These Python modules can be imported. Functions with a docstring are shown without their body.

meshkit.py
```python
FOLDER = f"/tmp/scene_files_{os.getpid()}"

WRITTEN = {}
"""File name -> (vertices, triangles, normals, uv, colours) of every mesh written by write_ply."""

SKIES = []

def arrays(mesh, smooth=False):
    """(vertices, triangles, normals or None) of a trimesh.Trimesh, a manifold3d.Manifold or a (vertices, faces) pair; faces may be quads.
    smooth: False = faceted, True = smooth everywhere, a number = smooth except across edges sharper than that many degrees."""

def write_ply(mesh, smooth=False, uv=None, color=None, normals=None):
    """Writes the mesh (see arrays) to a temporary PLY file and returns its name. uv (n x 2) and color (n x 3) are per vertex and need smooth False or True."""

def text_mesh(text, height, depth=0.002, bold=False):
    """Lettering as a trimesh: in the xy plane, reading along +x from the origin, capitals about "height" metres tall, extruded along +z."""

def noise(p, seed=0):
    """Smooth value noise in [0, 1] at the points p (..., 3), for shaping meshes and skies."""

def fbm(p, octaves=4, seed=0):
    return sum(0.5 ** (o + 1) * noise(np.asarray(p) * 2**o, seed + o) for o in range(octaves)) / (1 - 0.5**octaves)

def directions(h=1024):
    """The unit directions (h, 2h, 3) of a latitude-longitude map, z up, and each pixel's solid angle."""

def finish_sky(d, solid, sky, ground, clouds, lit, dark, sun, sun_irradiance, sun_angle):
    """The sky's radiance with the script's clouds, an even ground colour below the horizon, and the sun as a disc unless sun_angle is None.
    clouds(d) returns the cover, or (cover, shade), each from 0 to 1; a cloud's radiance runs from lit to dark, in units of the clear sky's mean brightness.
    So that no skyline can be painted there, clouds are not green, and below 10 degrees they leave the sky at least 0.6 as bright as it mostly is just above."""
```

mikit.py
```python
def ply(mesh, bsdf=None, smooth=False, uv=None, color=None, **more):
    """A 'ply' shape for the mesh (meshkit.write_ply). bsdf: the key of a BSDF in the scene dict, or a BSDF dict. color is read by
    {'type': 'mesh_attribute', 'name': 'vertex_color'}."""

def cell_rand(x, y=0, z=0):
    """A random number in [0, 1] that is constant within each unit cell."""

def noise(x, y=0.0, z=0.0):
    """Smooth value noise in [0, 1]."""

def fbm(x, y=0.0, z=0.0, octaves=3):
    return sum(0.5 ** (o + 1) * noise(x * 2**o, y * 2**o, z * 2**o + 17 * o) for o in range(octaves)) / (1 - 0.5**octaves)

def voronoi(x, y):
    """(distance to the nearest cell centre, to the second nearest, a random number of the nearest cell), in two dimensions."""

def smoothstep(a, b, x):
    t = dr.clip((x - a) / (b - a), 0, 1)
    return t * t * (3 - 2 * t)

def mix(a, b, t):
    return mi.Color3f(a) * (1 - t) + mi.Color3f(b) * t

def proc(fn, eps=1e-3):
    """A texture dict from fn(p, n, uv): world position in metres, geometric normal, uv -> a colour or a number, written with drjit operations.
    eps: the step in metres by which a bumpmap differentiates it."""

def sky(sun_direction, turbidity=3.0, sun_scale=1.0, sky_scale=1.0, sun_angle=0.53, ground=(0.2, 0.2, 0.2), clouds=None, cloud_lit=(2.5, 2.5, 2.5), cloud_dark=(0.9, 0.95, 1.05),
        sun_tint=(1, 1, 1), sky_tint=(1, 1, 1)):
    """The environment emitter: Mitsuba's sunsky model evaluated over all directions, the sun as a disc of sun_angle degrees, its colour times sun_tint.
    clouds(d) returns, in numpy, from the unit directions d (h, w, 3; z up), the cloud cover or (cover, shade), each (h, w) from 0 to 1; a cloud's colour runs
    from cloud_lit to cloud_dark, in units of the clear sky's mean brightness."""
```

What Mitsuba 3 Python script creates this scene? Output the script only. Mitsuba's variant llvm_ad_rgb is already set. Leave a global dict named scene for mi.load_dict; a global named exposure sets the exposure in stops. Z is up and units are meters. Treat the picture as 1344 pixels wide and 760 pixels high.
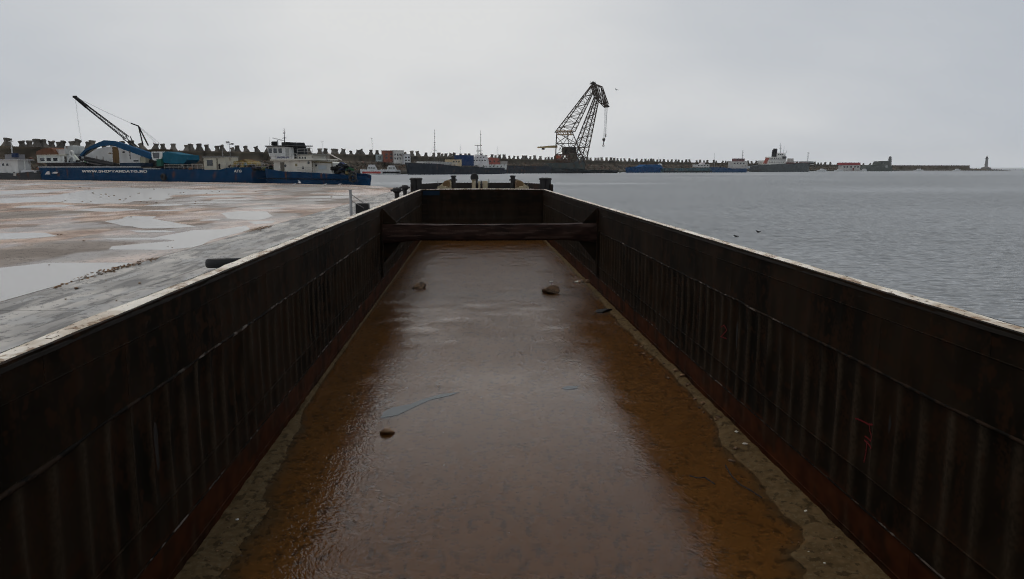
import math, random
import numpy as np, trimesh, shapely, manifold3d as m3
import shapely.geometry as sg
import drjit as dr
import mitsuba as mi
import mikit, meshkit
from mikit import proc, fbm, noise, smoothstep, mix

random.seed(7); rng = np.random.default_rng(7)
T = mi.ScalarTransform4f
scene, labels = {}, {}

# ---------------------------------------------------------------- camera, sky, haze, exposure
EYE = np.array([0.0, 0.0, 5.0]); PITCH, YAW, F = math.radians(9.02), math.radians(2.9), 1000.0
cp, sp_, ca, sa = math.cos(PITCH), math.sin(PITCH), math.cos(YAW), math.sin(YAW)
look = EYE + np.array([sa * cp, ca * cp, -sp_])
scene['camera'] = {'type': 'perspective', 'fov': 2 * math.degrees(math.atan(672 / F)), 'fov_axis': 'x', 'near_clip': 0.05, 'far_clip': 9000.0,
                   'to_world': T().look_at(origin=EYE.tolist(), target=look.tolist(), up=[0, 0, 1]), 'medium': {'type': 'ref', 'id': 'haze_air'}}
exposure = 1.63


def cloud_cover(d):
    p = d / np.maximum(d[..., 2:3] + 0.35, 0.05)
    n = meshkit.fbm(p * np.array([1.6, 2.2, 0.0]) + 5.0, 5, 3)
    az = d[..., 0] / np.maximum(np.hypot(d[..., 0], d[..., 1]), 1e-6)
    bank = np.clip((az - .05) / .5, 0, 1) + 1.0 * np.clip((-az - .12) / .42, 0, 1)     # thicker banks of cloud out to sea and over the land
    return np.ones(d.shape[:2]), np.clip(0.10 + .8 * (n - 0.5) + .75 * bank * np.clip(1.3 - d[..., 2] * 1.5, 0, 1) + .85 * np.clip((d[..., 2] - .23) / .22, 0, 1), 0, 1)


scene['sky'] = mikit.sky((-0.35, 0.25, 0.9), turbidity=3, sun_scale=0.12, sun_angle=25, clouds=cloud_cover, cloud_lit=(2.50, 2.52, 2.51), cloud_dark=(1.62, 1.74, 1.90), ground=(0.12, 0.13, 0.14))
scene['haze_air'] = {'type': 'homogeneous', 'albedo': {'type': 'rgb', 'value': [0.95, 0.955, 0.96]}, 'sigma_t': 0.00005}

# ---------------------------------------------------------------- helpers


def rgb(c): return {'type': 'rgb', 'value': list(map(float, c))}


def spot(px, py, g):
    """A point of the place surveyed by its bearing and elevation from the barge's stern, g metres ahead."""
    u = (380 - py) / F
    dz = g * (u * cp - sp_) / (cp + u * sp_)
    s = (px - 672) / F * (g * cp - dz * sp_)
    return np.array([g * sa + s * ca, g * ca - s * sa, EYE[2] + dz])


def ground(px, py, z):
    """Where a bearing and a depression meet the level z."""
    u = (380 - py) / F
    g = (z - EYE[2]) * (cp + u * sp_) / (u * cp - sp_)
    return spot(px, py, g)


def lerp(a, b, t): return np.asarray(a, float) * (1 - t) + np.asarray(b, float) * t


def cat(*ms):
    ms = [m for q in ms for m in (q if isinstance(q, (list, tuple)) else [q])]
    return trimesh.util.concatenate(ms)


def man(m):
    a = m.to_mesh(); return trimesh.Trimesh(a.vert_properties[:, :3], a.tri_verts, process=False)


def tom(t): return m3.Manifold(m3.Mesh(np.asarray(t.vertices, np.float32), np.asarray(t.faces, np.uint32)))


def box(x0, x1, y0, y1, z0, z1):
    m = trimesh.creation.box((abs(x1 - x0), abs(y1 - y0), abs(z1 - z0)))
    m.apply_translation(((x0 + x1) / 2, (y0 + y1) / 2, (z0 + z1) / 2)); return m


def bevel_box(x0, x1, y0, y1, z0, z1, b):
    pts = []
    for x, ix in ((x0, 1), (x1, -1)):
        for y, iy in ((y0, 1), (y1, -1)):
            for z, iz in ((z0, 1), (z1, -1)):
                pts += [(x + ix * b, y + iy * b, z), (x + ix * b, y, z + iz * b), (x, y + iy * b, z + iz * b)]
    return trimesh.convex.convex_hull(np.array(pts))


def tube(p, q, r, r2=None, n=6):
    p, q = np.asarray(p, float), np.asarray(q, float); d = q - p; L = np.linalg.norm(d); r2 = r if r2 is None else r2
    a = np.arange(n) * 2 * np.pi / n + .3
    z = d / L; x = np.cross(z, [0, 0, 1] if abs(z[2]) < .9 else [1, 0, 0]); x /= np.linalg.norm(x); y = np.cross(z, x)
    ring = np.cos(a)[:, None] * x + np.sin(a)[:, None] * y
    v = np.vstack([p + ring * r, q + ring * r2, [p], [q]]); i = np.arange(n); j = (i + 1) % n
    f = np.vstack([np.stack([i, j, j + n], 1), np.stack([i, j + n, i + n], 1), np.stack([j, i, i * 0 + 2 * n], 1), np.stack([i + n, j + n, i * 0 + 2 * n + 1], 1)])
    return trimesh.Trimesh(v, f, process=False)


def rope(pts, r, n=5): return cat([tube(a, b, r, n=n) for a, b in zip(pts[:-1], pts[1:])])


def prism(poly, y0, y1):
    """A polygon in x-z pulled from y0 to y1."""
    m = trimesh.creation.extrude_polygon(sg.Polygon(poly), y1 - y0, engine='earcut')
    v = m.vertices.copy(); m.vertices = np.stack([v[:, 0], y1 - v[:, 2], v[:, 1]], 1); return m


def lathe(prof, n=20):
    m = trimesh.creation.revolve(np.array(prof, float), sections=n); return m


def blob(size, seed, rough=0.25, sub=2, cut=0.0):
    """A broken stone: an icosphere bent by noise and chipped by a few planes."""
    m = trimesh.creation.icosphere(sub); v = m.vertices
    r = np.random.default_rng(seed)
    for _ in range(10):
        n = r.normal(size=3); n /= np.linalg.norm(n); h = r.uniform(.48, .85)
        s = v @ n; v = v - np.maximum(s - h, 0)[:, None] * n
    v = v * (1 + rough * (meshkit.fbm(v * 1.7 + seed, 3, seed) - .5)[:, None])
    m.vertices = v * np.asarray(size); return m


def key_of(name):
    if name not in USED: USED[name] = 0; return name
    USED[name] += 1
    return f'{name}_{USED[name]:03d}'


USED = {}


def upward(v, f):
    a, b, c = v[f[0]]; return (b[0] - a[0]) * (c[1] - a[1]) - (b[1] - a[1]) * (c[0] - a[0]) > 0


def put(name, mesh, bsdf, parent=None, label=None, cat_=None, group=None, kind=None, **kw):
    full = f'{parent}__{name}' if parent else name
    k = key_of(full)
    scene[k] = mikit.ply(mesh, bsdf, **kw) if not isinstance(mesh, dict) else {**mesh, **kw}
    note(k, label, cat_, group, kind)
    return k


def note(k, label=None, cat_=None, group=None, kind=None):
    d = {a: b for a, b in (('label', label), ('category', cat_), ('group', group), ('kind', kind)) if b}
    if d: labels[k] = d
    return k


def thing(name, label, cat_, group=None):
    return note(key_of(name), label, cat_, group)


def dense(m, edge):
    if edge is None: return m
    v, f = trimesh.remesh.subdivide_to_size(m.vertices, m.faces, edge, max_iter=12)
    return trimesh.Trimesh(v, f, process=False)


def painted(mesh, col, amp=.25, rust=0.0, edge=None, scale=1.0, rustcol=(.11, .045, .02)):
    """A mesh with weathered paint as a colour per vertex: blotches and rust runs."""
    m = dense(mesh, edge); v = np.asarray(m.vertices); c = np.ones((len(v), 3)) * np.asarray(col, float)
    n = meshkit.fbm(v * np.array([.9, .9, .5]) * scale + 3, 3, 1)
    c = c * (1 + amp * 2 * (n - .5))[:, None]
    if rust:
        s = meshkit.fbm(v * np.array([1.3, 1.3, .28]) * scale + 11, 4, 5)
        w = np.clip((s - (.72 - .35 * rust)) / .1, 0, 1)[:, None] * .85
        c = c * (1 - w) + np.asarray(rustcol) * w
    return m, np.clip(c, 0.003, .95)


def putc(name, mesh, col, parent=None, bsdf='painted', amp=.25, rust=0., edge=None, scale=1., **kw):
    m, c = painted(mesh, col, amp, rust, edge, scale)
    return put(name, m, bsdf, parent, color=c, **kw)


# ---------------------------------------------------------------- materials
scene['painted'] = {'type': 'twosided', 'nested': {'type': 'principled', 'base_color': {'type': 'mesh_attribute', 'name': 'vertex_color'}, 'roughness': .65, 'specular': .06}}
scene['glass_dark'] = {'type': 'principled', 'base_color': rgb((.015, .02, .025)), 'roughness': .08, 'specular': .6}
scene['steel_dark'] = {'type': 'twosided', 'nested': {'type': 'principled', 'base_color': rgb((.010, .009, .0085)), 'roughness': .55, 'specular': .4}}
scene['rubber'] = {'type': 'twosided', 'nested': {'type': 'principled', 'base_color': rgb((.012, .012, .013)), 'roughness': .6, 'specular': .35}}


def wall_color(p, n, uv):
    """Bitumen-black plating: rust blooms, scrape wear with painted rib sheen down the frames, red rust under the lowest weld."""
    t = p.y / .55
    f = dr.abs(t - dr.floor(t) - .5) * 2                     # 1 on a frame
    big = fbm(p.y * .55, p.z * .7, p.x, 4)
    streak = fbm(p.y * 9, p.z * .55, 3.0, 3)
    fine = fbm(p.y * 30, p.z * 26, p.x * 9, 3)
    c = mix((.0050, .0038, .0022), (.0165, .0105, .0060), smoothstep(.38, .70, big))
    c = mix(c, (.026, .0115, .0050), smoothstep(.46, .68, fbm(p.y * 5., p.z * 1.6, 13., 5)) * smoothstep(.2, .7, fine) * .6)
    rib_sheen_wear = smoothstep(.50, .97, f + .22 * (fbm(p.y * 3, p.z * 2.5, 1., 3) - .5)) * smoothstep(2.30, 2.2, p.z) * smoothstep(.22, .52, fbm(p.y * 1.6, p.z * .9, 6., 4)) * (.45 + .55 * smoothstep(.2, .7, fine))  # wet sheen of the ribs put into the colour, broken by scrape grain
    c = mix(c, (.022, .0095, .0042), smoothstep(.56, .68, fbm(p.y * 6, p.z * 6, p.x, 4)) * .8)
    c = mix(c, (.042, .0305, .0200), rib_sheen_wear * (.45 + .5 * noise(dr.floor(t) * 1.7, p.z * .8, 3.)))
    edge = .10 * (fbm(p.y * 1.3, 0., 4., 4) - .5)
    low = smoothstep(.28, .12, p.z + edge * 2.2)
    red = mix((.024, .0068, .0030), (.062, .019, .0065), fbm(p.y * 3, p.z * 4, 2., 4))
    return mix(c, red, low * (.35 + .6 * smoothstep(.3, .6, fbm(p.y * 2., p.z * 2.5, 8., 3))))


def wall_bump(p, n, uv):
    return fbm(p.y * 22, p.z * 22, p.x * 22, 3) + .8 * fbm(p.y * 5, p.z * 3, p.x * 5, 2)


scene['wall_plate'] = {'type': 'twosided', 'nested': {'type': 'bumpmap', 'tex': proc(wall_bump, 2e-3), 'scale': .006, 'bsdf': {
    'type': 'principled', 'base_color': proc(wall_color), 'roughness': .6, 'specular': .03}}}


def bead_color(p, n, uv):
    a = fbm(p.y * 6, p.z * 10, p.x * 6, 4)
    c = mix((.006, .0045, .0032), (.022, .013, .008), smoothstep(.45, .62, a))
    return mix(c, (.12, .10, .085), smoothstep(.54, .68, fbm(p.y * 5.1 + 9, p.x * 8, p.z * 9, 4)) * smoothstep(.45, .6, fbm(p.y * .6, p.x, p.z * 3, 3)))


scene['worn_bead'] = {'type': 'twosided', 'nested': {'type': 'principled', 'base_color': proc(bead_color), 'roughness': .7, 'specular': .05}}


def coaming_color(p, n, uv):
    """Worn cream paint and dried cement on the coaming's flange, rust where it is chipped."""
    a = fbm(p.x * 5, p.y * 3.3, p.z * 5, 4)
    b = fbm(p.x * 22, p.y * 16, p.z * 22, 3)
    c = mix((.52, .45, .36), (.74, .69, .60), smoothstep(.35, .65, a))
    c = mix(c, (.22, .13, .07), smoothstep(.56, .66, fbm(p.x * 5., p.y * 2.1, 3., 5)) * smoothstep(.35, .6, b) * .8)
    c = mix(c, (.10, .07, .05), smoothstep(.68, .76, b))
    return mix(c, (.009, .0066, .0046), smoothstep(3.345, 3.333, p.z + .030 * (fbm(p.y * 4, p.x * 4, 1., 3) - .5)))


scene['coaming_paint'] = {'type': 'twosided', 'nested': {'type': 'bumpmap', 'tex': proc(lambda p, n, uv: fbm(p.x * 14, p.y * 10, p.z * 14, 3), 2e-3), 'scale': .012, 'bsdf': {
    'type': 'principled', 'base_color': proc(coaming_color), 'roughness': .75, 'specular': .12}}}


def beam_color(p, n, uv):
    a = fbm(p.x * 1.5, p.y * 3, p.z * 3, 4)
    c = mix((.012, .0050, .0034), (.032, .0140, .0095), smoothstep(.35, .65, a))
    return mix(c, (.055, .033, .025), smoothstep(.56, .7, fbm(p.x * 1.2, p.y * 14, p.z * 10, 4)))


scene['beam_rust'] = {'type': 'twosided', 'nested': {'type': 'bumpmap', 'tex': proc(lambda p, n, uv: fbm(p.x * 6, p.y * 9, p.z * 9, 3), 3e-3), 'scale': .02, 'bsdf': {
    'type': 'principled', 'base_color': proc(beam_color), 'roughness': .65, 'specular': .12}}}


def silt_color(p, n, uv):
    a = fbm(p.x * 1.1, p.y * .8, 2., 4); b = fbm(p.x * 9, p.y * 9, 5., 4)
    wet = mix((.142, .060, .0125), (.188, .086, .022), a)
    dry = mix((.056, .036, .0155), (.122, .081, .040), b)
    c = mix(wet, dry, smoothstep(-.575, -.465, p.z + .05 * (fbm(p.x * 3, p.y * 3, 9., 3) - .5)))
    c = mix(c, (.11, .088, .052), smoothstep(.62, .70, fbm(p.x * 30, p.y * 30, 1., 3)) * smoothstep(-.52, -.47, p.z) * .6)
    return mix(c, (.022, .014, .006), smoothstep(.58, .70, fbm(p.x * 11, p.y * 9, 15., 4)) * .6)


scene['silt'] = {'type': 'bumpmap', 'tex': proc(lambda p, n, uv: fbm(p.x * 16, p.y * 16, 1., 4), 2e-3), 'scale': .02, 'bsdf': {
    'type': 'principled', 'base_color': proc(silt_color), 'roughness': .8, 'specular': .04}}


def hold_ripple(p, n, uv):
    """Wind ripples running in under the quay-side wall, dying out towards the middle."""
    u = p.x * .82 + p.y * .57 + .5 * noise(p.x * 1.1, p.y * 1.1)
    v = p.y * .82 - p.x * .57
    w = 1.1 * fbm(u * 33, v * 14, 2., 2) + .25 * noise(u * 11, v * 6, 5.)
    left = smoothstep(.2, -2.2, p.x + 1.2 * (noise(p.x * .4, p.y * .25) - .5))
    far = smoothstep(20., 36., p.y + 5 * noise(p.x * .5, p.y * .2))
    amp = .40 + dr.maximum(left * .75, far * 2.6)
    return w * amp + .06 * noise(p.x * 1.4, p.y * 6)


scene['hold_water'] = {'type': 'bumpmap', 'tex': proc(hold_ripple, 3e-3), 'scale': .0052, 'bsdf': {'type': 'dielectric', 'int_ior': 1.33, 'ext_ior': 1.0}}


def sea_wave(p, n, uv):
    a = fbm(p.x * .5 + .8 * noise(p.x * .06, p.y * .06), p.y * 1.1, 0., 4)
    b = fbm(p.x * 2.1, p.y * 3.6, 4., 3)
    gust = .55 + .9 * smoothstep(.3, .7, fbm(p.x * .012, p.y * .03, 7., 3))
    return (a + .5 * b) * gust


scene['sea_water'] = {'type': 'bumpmap', 'tex': proc(sea_wave, .04), 'scale': .50, 'bsdf': {
    'type': 'principled', 'base_color': rgb((.258, .270, .276)), 'roughness': .26, 'specular': .25}}


def quay_color(p, n, uv):
    a = fbm(p.x * .14, p.y * .10, 1., 5); b = fbm(p.x * .9, p.y * .55, 6., 5); d = fbm(p.x * 7, p.y * 7, 2., 3)
    c = mix((.30, .205, .155), (.48, .37, .295), smoothstep(.32, .66, b))
    c = mix(c, (.185, .165, .145), smoothstep(.45, .62, a) * .8)
    c = mix(c, (.13, .065, .037), smoothstep(.60, .74, fbm(p.x * .5, p.y * .16, 12., 4)) * .5)
    c = mix(c, (.15, .120, .096), smoothstep(.54, .68, fbm(p.x * .42, p.y * .3, 31., 5)) * .7)
    return mix(c, (.06, .045, .035), smoothstep(.60, .74, d) * .55)


def quay_rough(p, n, uv):
    return .30 + .4 * smoothstep(.42, .56, fbm(p.x * .33, p.y * .15, 3., 4))


scene['quay_ground'] = {'type': 'bumpmap', 'tex': proc(lambda p, n, uv: fbm(p.x * 5, p.y * 5, 1., 4), 4e-3), 'scale': .012, 'bsdf': {
    'type': 'principled', 'base_color': proc(quay_color), 'roughness': proc(quay_rough), 'specular': .35}}


def edge_color(p, n, uv):
    b = fbm(p.x * 1.3, p.y * .35, 6., 5); d = fbm(p.x * 9, p.y * 6, 2., 4)
    c = mix((.225, .207, .183), (.43, .40, .355), smoothstep(.3, .68, b))
    c = mix(c, (.075, .066, .056), smoothstep(.46, .62, fbm(p.x * 3.4, p.y * .45, 3., 5)) * .8)
    c = mix(c, (.33, .32, .30), smoothstep(.58, .68, fbm(p.x * 1.7, p.y * .8, 23., 5)) * .7)
    return mix(c, (.05, .042, .036), smoothstep(.62, .74, d) * .7)


scene['quay_concrete'] = {'type': 'bumpmap', 'tex': proc(lambda p, n, uv: fbm(p.x * 8, p.y * 5, 1., 4), 4e-3), 'scale': .012, 'bsdf': {
    'type': 'principled', 'base_color': proc(edge_color), 'roughness': .42, 'specular': .35}}
scene['puddle_water'] = {'type': 'bumpmap', 'tex': proc(lambda p, n, uv: noise(p.x * 2.2, p.y * 3.), .02), 'scale': .003, 'bsdf': {
    'type': 'principled', 'base_color': rgb((.31, .29, .265)), 'roughness': .21, 'specular': .5}}


def stone_color(p, n, uv):
    return mix((.040, .024, .012), (.20, .112, .055), smoothstep(.3, .7, fbm(p.x * 7, p.y * 7, p.z * 9, 4)))


scene['stone_rusty'] = {'type': 'principled', 'base_color': proc(stone_color), 'roughness': .7}
scene['plaster_pale'] = {'type': 'principled', 'base_color': rgb((.55, .53, .48)), 'roughness': .8}
scene['red_marker'] = {'type': 'twosided', 'nested': {'type': 'principled', 'base_color': rgb((.10, .010, .011)), 'roughness': .7, 'specular': .1}}
scene['film_material'] = {'type': 'twosided', 'nested': {'type': 'principled', 'base_color': rgb((.008, .014, .018)), 'roughness': .10, 'specular': .3}}

# ---------------------------------------------------------------- barge
XL, XR, YA, YB = -4.03, 5.53, 1.0, 61.0
ZT, ZF = 3.35, -.62
OL, OR, DECK = -5.45, 6.95, 2.6
barge = thing('barge', 'long empty rusty hopper barge with a flooded open hold and pale coaming', 'barge')

# hull shell round the hold: two side tanks, the stern, the bow, the bottom
side = lambda x0, x1: box(x0, x1, YA - .2, YB + .2, -1.0, DECK)
hull_poly = sg.Polygon([(OL, -9), (OR, -9), (OR, 64), (4.6, 71.5), (-3.1, 71.5), (OL, 64)])
hold_poly = sg.box(XL - .30, YA - .30, XR + .30, YB + .30)
hm = trimesh.creation.extrude_polygon(hull_poly.difference(hold_poly), DECK + 1.1, engine='earcut'); hm.apply_translation((0, 0, -1.1))
bm = trimesh.creation.extrude_polygon(hull_poly.buffer(-.01), .25, engine='earcut'); bm.apply_translation((0, 0, -1.36))
putc('hull', cat(hm, bm), (.03, .027, .025), barge, amp=.5, rust=.5, edge=3.)
putc('stern_deck', box(-4.9, 6.4, -8.6, YA - .31, DECK - .02, ZT - .06), (.05, .04, .035), barge, rust=.5, edge=1.2)

FR = .55
zs = {  # strakes: (top, bottom, rows, bulge, plate length)
    'upper': (3.35, 3.0, 3, .010, 6.0), 'second': (3.0, 2.25, 7, .016, 6.05), 'ribbed': (2.25, .70, 14, .060, 4.4), 'lower': (.70, .20, 5, .040, 4.4), 'foot': (.20, -.66, 7, .012, 4.95)}


def plate_dent(x, Y, Z, zt, zb, bulge, seed):
    """How far the plating is pushed outward between its frames."""
    bay = np.floor(Y / FR + .5 - .5).astype(int)
    h = np.array([((b * 7919 + int(abs(x) * 100) * 31 + int(zt * 100)) % 97) / 97. for b in bay.ravel()]).reshape(Y.shape)
    t = Y / FR - np.floor(Y / FR)
    v = (Z - zb) / (zt - zb)
    prof = np.sin(np.pi * t) ** .75 * (1 - .6 * np.abs(2 * v - 1) ** 3) * (.45 + .95 * h)
    return bulge * prof + .022 * (meshkit.fbm(np.stack([Y * .5, Z * .9, Y * 0 + x], -1), 3, seed) - .5) + .006 * (meshkit.fbm(np.stack([Y * 3, Z * 3, Y * 0 + x], -1), 2, seed) - .5)


def wall_plate(x, sgn, y0, y1, zt, zb, rows, bulge, seed):
    n = max(6, int((y1 - y0) / .061)); ys = np.linspace(y0 + .003, y1 - .003, n); zz = np.linspace(zb + .003, zt - .003, rows + 1)
    Y, Z = np.meshgrid(ys, zz)
    X = x + sgn * plate_dent(x, Y, Z, zt, zb, bulge, seed)
    V = np.stack([X, Y, Z], -1).reshape(-1, 3)
    # a rim turned back into the joint gives the plate its thickness
    R = V.reshape(rows + 1, n, 3); back = R.copy(); back[..., 0] = x + sgn * .07
    loop = [(0, j) for j in range(n)] + [(i, n - 1) for i in range(1, rows + 1)] + [(rows, j) for j in range(n - 2, -1, -1)] + [(i, 0) for i in range(rows - 1, 0, -1)]
    idx = lambda i, j: i * n + j
    F_ = [[idx(i, j), idx(i, j + 1), idx(i + 1, j + 1), idx(i + 1, j)] for i in range(rows) for j in range(n - 1)]
    b0 = len(V); bv = np.array([back[i, j] for i, j in loop]); m = len(loop)
    F_ += [[idx(*loop[k]), b0 + k, b0 + (k + 1) % m, idx(*loop[(k + 1) % m])] for k in range(m)]
    V = np.vstack([V, bv]); F_ = np.array(F_)
    F_ = np.vstack([F_[:, [0, 1, 2]], F_[:, [0, 2, 3]]])
    return trimesh.Trimesh(V, F_[:, ::-1] if sgn > 0 else F_, process=False)


for x, sgn in ((XL, -1), (XR, 1)):
    w = put('hold_wall', box(*sorted((x + sgn * .08, x + sgn * .30)), YA - .29, YB + .29, -1.09, ZT - .012), 'steel_dark', barge)
    for si, (zt, zb, rows, bulge, pl) in enumerate(zs.values()):
        cuts = [YA]
        off = (si * 1.7 + (0 if sgn < 0 else .9)) % pl
        y = YA + (off if off > .8 else pl)
        while y < YB - .8: cuts.append(y); y += pl
        cuts.append(YB)
        cuts = [round(c / FR) * FR if YA < c < YB else c for c in cuts]
        for a, b in zip(cuts[:-1], cuts[1:]):
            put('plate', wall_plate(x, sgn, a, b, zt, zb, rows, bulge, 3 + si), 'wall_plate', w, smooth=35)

    def bead(z, r, wob, seed):
        ys = np.arange(YA, YB + .01, .28)
        off = meshkit.fbm(np.stack([ys * 1.1, ys * 0 + z, ys * 0 + x], -1), 3, seed) - .5
        rr = r * (1 + 1.5 * (meshkit.fbm(np.stack([ys * 2.7, ys * 0 + z, ys * 0 + x + 9], -1), 2, seed) - .5))
        a = np.arange(7) * 2 * np.pi / 7
        V = np.array([[x + q * math.cos(t), yy, z + wob * o + q * math.sin(t)] for yy, o, q in zip(ys, off, rr) for t in a]); n = 7
        F_ = np.array([[i * n + j, i * n + (j + 1) % n, (i + 1) * n + (j + 1) % n, (i + 1) * n + j] for i in range(len(ys) - 1) for j in range(n)])
        return V, F_
    for z, r, wob, mat in ((3.0, .009, .02, 'wall_plate'), (2.25, .022, .07, 'worn_bead'), (.70, .012, .04, 'wall_plate'), (.20, .013, .015, 'worn_bead'), (-.30, .012, .02, 'wall_plate')):
        put('weld_seam', bead(z, r, wob, int(z * 10) + 40), mat, w, smooth=True)
    # bent and battered flange along the top
    ys = np.arange(YA - .3, YB + .31, .13)
    prof = [(-.012, -.07), (.0, -.035), (.065, .002), (.15, .012), (.255, .004), (.285, -.02), (.285, -.075)]
    V = []
    for yy in ys:
        e = meshkit.fbm(np.array([[yy * .9, x, 0.]]), 4, 6)[0] - .5; e2 = meshkit.fbm(np.array([[yy * 1.9, x, 4.]]), 4, 8)[0] - .5; e3 = meshkit.fbm(np.array([[yy * .35, x, 7.]]), 3, 8)[0] - .5
        for k, (o, h) in enumerate(prof):
            V.append([x + sgn * (o + (.035 * e2 if k < 3 else .085 * e if k > 3 else 0) + .03 * e3), yy, ZT + h + .014 * e])
    n = len(prof)
    F_ = np.array([[i * n + j, i * n + j + 1, (i + 1) * n + j + 1, (i + 1) * n + j] for i in range(len(ys) - 1) for j in range(n - 1)])
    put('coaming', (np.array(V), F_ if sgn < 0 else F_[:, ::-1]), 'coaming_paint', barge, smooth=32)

# end bulkheads
bk = put('bulkhead', box(XL - .05, XR + .05, YB + .08, YB + .28, -1.09, ZT - .02), 'steel_dark', barge)
for (zt, zb) in ((ZT + .02, 2.25), (2.25, 1.0), (1.0, -.66)):
    for k in range(4):
        x0, x1 = lerp(XL, XR, k / 4), lerp(XL, XR, (k + 1) / 4)
        xs = np.linspace(x0 + .004, x1 - .004, 40); z_ = np.linspace(zb + .004, zt - .004, 7); X, Z = np.meshgrid(xs, z_)
        tt = X / .6 - np.floor(X / .6)
        Y = YB + .03 * np.sin(np.pi * tt) ** .8 + .03 * (meshkit.fbm(np.stack([X, Z, X * 0], -1), 3, 4) - .5)
        n = 40
        F_ = np.array([[i * n + j, i * n + j + 1, (i + 1) * n + j + 1, (i + 1) * n + j] for i in range(6) for j in range(n - 1)])
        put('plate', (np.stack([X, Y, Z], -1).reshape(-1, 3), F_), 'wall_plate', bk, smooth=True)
putc('bulkhead', box(XL - .05, XR + .05, YA - .28, YA, -1.09, ZT - .02), (.025, .021, .018), barge, rust=.5, edge=.6)
xs = np.linspace(XL - .28, XR + .28, 40); cam = lambda x: .09 * (1 - ((x - .75) / 4.8) ** 2)
top = [(x, ZT + .012 + cam(x)) for x in xs]; bot = [(x, ZT - .07 + cam(x)) for x in xs[::-1]]
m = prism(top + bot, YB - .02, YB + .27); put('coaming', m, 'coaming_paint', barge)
putc('paint_patch', box(-3.95, -2.65, YB - .06, YB - .03, 2.92, 3.25), (.005, .018, .036), barge, amp=.6, edge=.2, label='dark blue paint patch under the far coaming')

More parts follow.
